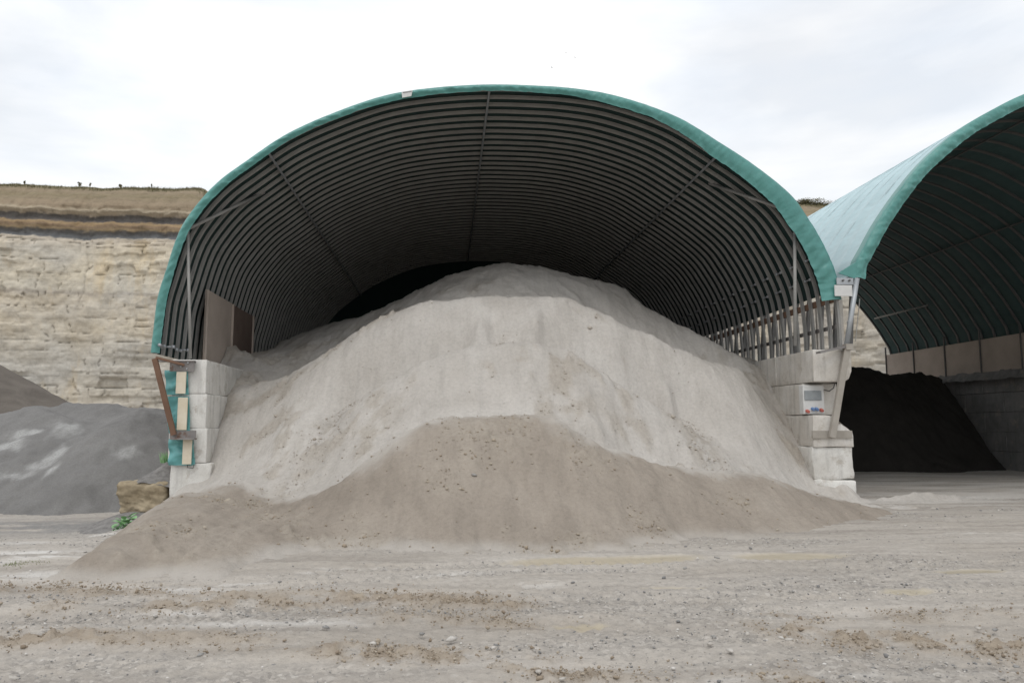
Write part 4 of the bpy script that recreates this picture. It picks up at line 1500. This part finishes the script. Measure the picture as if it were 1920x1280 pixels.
def make_fringe():
    b = MB()
    r = random.Random(21)
    for k in range(9000):
        x = r.uniform(-62, -22) if k % 3 else r.uniform(28, 60)
        y, z = rim(x)
        dy = -abs(r.gauss(0, .9)) if r.random() < .6 else r.uniform(0, 2)
        z0 = z + (dy * .42 if dy < 0 else -.05) - .1
        n_ = .5 + .7 * float(vnoise(np.array(x * .35), np.array(3.3), 5))
        hh = r.uniform(.12, .4) * n_
        w = .035
        a = r.uniform(0, 3.14)
        b.add([(x - w * math.cos(a), y + dy - w * math.sin(a), z0), (x + w * math.cos(a), y + dy + w * math.sin(a), z0), (x + r.uniform(-.15, .15), y + dy + r.uniform(-.1, .1), z0 + hh)], [(0, 1, 2)])
    o = link('rim_grass', b.mesh('rim_grass', recalc=False), M['weed'])
    tag(o, 'dry grass fringe along the rim of the cliff', 'grass', kind='stuff')


make_fringe()


def shrub(name, label, x, h, w, seed, n, group, sparse=False, cat='shrub'):
    y, z = rim(x)
    r = random.Random(seed)
    z -= .25 if not sparse else 0
    E_ = empty(name, (x, y, z - .1), label, cat, group)
    st = MB()
    tips = []
    for k in range(7 if not sparse else 3):
        a = r.uniform(0, 6.28)
        t = (x + math.cos(a) * w * r.uniform(.1, .7), y + math.sin(a) * w * .6, z + h * r.uniform(.6, 1))
        mid = (x + (t[0] - x) * .35, y + (t[1] - y) * .35, z + h * .45)
        st.tube([(x, y, z - .2), mid, t], [.035, .025, .01], 5)
        tips += [t, mid]
    st.build('stem', M['weed'], E_)
    lf = MB()
    for k in range(n):
        t = r.choice(tips)
        p = Vector((t[0] + r.gauss(0, w * .22), t[1] + r.gauss(0, w * .2), max(z, t[2] + r.gauss(0, h * .14))))
        s = r.uniform(.04, .10)
        u = Vector((r.gauss(0, 1), r.gauss(0, 1), r.gauss(0, 1))).normalized() * s
        v = u.orthogonal().normalized() * s * .6
        lf.add([p - u, p + v, p + u, p - v], [(0, 1, 2, 3)])
    link('foliage', lf.mesh('foliage', recalc=False), M['weed'], E_)


for i, (px, h, w, n, sp, lb_) in enumerate((
        (40, .8, .3, 40, True, 'thin dry weed on the cliff rim nearest the left edge'),
        (145, 1.1, .5, 90, True, 'tall straggly weed standing on the rim of the left cliff'),
        (165, .9, .3, 50, True, 'short forked weed just right of the tallest rim weed'),
        (222, .7, .5, 90, True, 'low bushy weed midway along the left cliff rim'),
        (283, .75, .15, 40, True, 'lone thin weed on the rim near the hall'))):
    q = at(px, 350, 84)
    shrub('rim_weed', lb_, q[0], h * .45, w * .6, 60 + i, n, None, sp, 'weed')
for i, (px, h, w, n, lb_) in enumerate(((1502, 1.1, .9, 500, 'olive shrub on the hill edge touching the near hall roof'), (1516, 1.3, 1.1, 700, 'rounded olive shrub second from the near hall roof on the hill'),
                                        (1534, 1.0, .9, 450, 'small brown shrub on the hill between the two roofs'), (1548, .9, .8, 300, 'low brown shrub on the hill nearest the far hall roof'))):
    q = at(px, 385, 84)
    shrub('shrub', lb_, q[0], h * .6, w * 1.3, 80 + i, n * 2, None, False)

# ------------------------------------------------------------------ loose stones and clods
ICO_V, ICO_F = None, None


def ico():
    t = (1 + 5 ** .5) / 2
    v = np.array([(-1, t, 0), (1, t, 0), (-1, -t, 0), (1, -t, 0), (0, -1, t), (0, 1, t), (0, -1, -t), (0, 1, -t), (t, 0, -1), (t, 0, 1), (-t, 0, -1), (-t, 0, 1)])
    v /= np.linalg.norm(v[0])
    f = np.array([(0, 11, 5), (0, 5, 1), (0, 1, 7), (0, 7, 10), (0, 10, 11), (1, 5, 9), (5, 11, 4), (11, 10, 2), (10, 7, 6), (7, 1, 8), (3, 9, 4), (3, 4, 2), (3, 2, 6), (3, 6, 8), (3, 8, 9), (4, 9, 5), (2, 4, 11), (6, 2, 10), (8, 6, 7), (9, 8, 1)])
    return v, f


ICO_V, ICO_F = ico()


def scatter(name, P, R, mat, label, cat, tone, flat=.6, smooth=False):
    n = len(P)
    jit = rng.uniform(.62, 1.3, (n, 12, 1))
    sc = rng.uniform(.65, 1.35, (n, 1, 3)) * np.array([1, 1, flat])
    ang = rng.uniform(0, 2 * np.pi, n)
    v = ICO_V[None] * jit * sc * R[:, None, None]
    c, s = np.cos(ang)[:, None], np.sin(ang)[:, None]
    vx = v[..., 0] * c - v[..., 1] * s
    vy = v[..., 0] * s + v[..., 1] * c
    v = np.stack([vx, vy, v[..., 2]], -1) + P[:, None, :]
    f = ICO_F[None] + (np.arange(n) * 12)[:, None, None]
    me = np_mesh(name, v.reshape(-1, 3), f.reshape(-1, 3), smooth, {'tone': np.repeat(tone, 12)})
    o = link(name, me, mat)
    return tag(o, label, cat, kind='stuff')


def fan(n, y0, y1):
    y = y0 * (y1 / y0) ** rng.random(n)
    return rng.uniform(-.78, .95, n) * (y * .85 + 1), y


# yard gravel
x, y = fan(90000, 4.2, 17)
gr, cl, ch, pu, gt = ground_fields(x, y)
bz = brown_z(x, y)
ok = (rng.random(len(x)) < .012 + .30 * gr) & (pu < .3) & (bz < ground_z(x, y) - .02)
x, y = x[ok], y[ok]
R = np.clip(rng.lognormal(math.log(.0065), .5, len(x)), .0035, .028) * (.6 + y * .045)
P = np.stack([x, y, ground_z(x, y) + .005], 1)
scatter('gravel', P, R, M['stone'], 'loose grey and white gravel strewn over the yard', 'gravel', rng.random(len(x)) ** 1.3)
# clods along the windrows
x, y = fan(120000, 4.2, 13)
gr, cl, ch, pu, gt = ground_fields(x, y)
ok = rng.random(len(x)) < cl * .9
x, y = x[ok], y[ok]
R = np.clip(rng.lognormal(math.log(.0062), .5, len(x)), .003, .024)
P = np.stack([x, y, ground_z(x, y) + .008 + .02 * rng.random(len(x))], 1)
scatter('mud_clods', P, R, M['clod'], 'brown clods of mud in rows across the yard', 'mud', rng.random(len(x)), .8)


# crumbs on the heaps
M['crumb'] = m_simple('pale_crumb', (.33, .29, .245), (.47, .43, .375), 5, .95, .4, 40, obj=False)


def heap_crumbs(zfn, n, x0, x1, y0, y1, seedm, name, label, rm, extra=(), mat='clod'):
    x, y = rng.uniform(x0, x1, n), rng.uniform(y0, y1, n)
    m = crumb_mask(x, y, seedm) * .5 + .02
    for p, r in extra:
        m = np.maximum(m, .8 * spot(x, y, p, r))
    z = zfn(x, y)
    ok = (rng.random(n) < m) & (z > ground_z(x, y))
    x, y, z = x[ok], y[ok], z[ok]
    R = np.clip(rng.lognormal(math.log(rm), .55, len(x)), .008, .075)
    scatter(name, np.stack([x, y, z + .01], 1), R, M[mat], label, 'lumps', .35 + .65 * rng.random(len(x)), .85)


def bz_top(x, y):
    return np.where(brown_side(x, y) > 0, sand_z(x, y), -9)


def pz_top(x, y):
    return np.where((brown_side(x, y) < 0) & (x > -5.3) & (x < 8.8), sand_z(x, y), -9)


heap_crumbs(bz_top, 34000, -7, 11, 10.8, 17.5, 61, 'sand_lumps', 'crumbs and lumps lying on the brown sand heap', .010, SPOTS_B)
heap_crumbs(pz_top, 26000, -5.2, 8.8, 14, 21, 41, 'sand_lumps', 'crumbs and lumps lying on the pale sand heap', .009, SPOTS_P, 'crumb')

# the larger stones that can be told apart
STONES = [(845, 1202, .075, 1), (1370, 1222, .06, .95), (1332, 1210, .055, .9), (1465, 1197, .05, .95), (1090, 1158, .04, 1), (1345, 1047, .06, .45), (375, 1232 - 2, .045, .4), (698, 1208, .05, .95), (925, 1216, .045, 1),
          (440, 1186, .04, .8), (790, 1190, .05, .3), (610, 1178, .05, .25), (668, 1178, .035, .2), (1480, 1201, .05, .95), (1010, 1261, .05, .9), (1055, 1274, .04, .95), (1835, 1180, .05, .9), (1865, 1182, .05, .3), (888, 999, .09, .5), (1402, 1190, .05, .9)]
me0 = {}
for i, (px, py, r, tone) in enumerate(STONES):
    z0 = .0
    p = atz(px, py, .02)
    if py < 1020:
        p = at(px, py, 13.05)
        p = (p[0], p[1], float(brown_z(np.array([p[0]]), np.array([p[1]]))[0]))
    r3 = np.random.default_rng(i)
    v = ICO_V * r3.uniform(.55, 1.35, (12, 1)) * np.array([1.25, .85, .5]) * r * .58
    c, s = math.cos(i * 1.7), math.sin(i * 1.7)
    v = np.stack([v[:, 0] * c - v[:, 1] * s, v[:, 0] * s + v[:, 1] * c, v[:, 2]], 1)
    me = np_mesh('stone', v, ICO_F, False, {'tone': np.full(12, tone * .88)})
    o = link('stone', me, M['stone'], None, (p[0], p[1], p[2] + r * .25))
    if py < 1020:
        tag(o, 'dark round stone on the lower slope of the brown sand heap', 'stone')
    else:
        tag(o, 'larger loose stone lying on the gravel yard', 'stone', 'loose stones on the yard')

# ------------------------------------------------------------------ birds
for i, (px, py, lb_) in enumerate(((1061, 99, 'topmost tiny dark bird in the sky above the hall'), (1078, 108, 'rightmost tiny dark bird in the sky above the hall'), (1035, 127, 'lowest tiny dark bird in the sky above the hall'))):
    p = at(px, py, 70)
    b = MB()
    b.tube([(-.14, 0, -.02), (-.03, 0, 0), (.1, 0, .01), (.16, 0, .02)], [.005, .04, .035, .008], 6)
    for s in (-1, 1):
        b.add([(-.04, 0, .01), (.07, 0, .01), (.05, s * .17, .10), (-.05, s * .32, .05), (-.04, 0, .0), (.07, 0, .0), (.05, s * .17, .092), (-.05, s * .32, .044)], [(0, 1, 2, 3), (7, 6, 5, 4), (0, 4, 5, 1), (1, 5, 6, 2), (2, 6, 7, 3), (3, 7, 4, 0)])
    o = link('bird', b.mesh('bird'), M['bird'], None, p, (.5, .3 * i, .8 + i))
    o.scale = (.42, .42, .42)
    tag(o, lb_, 'bird')
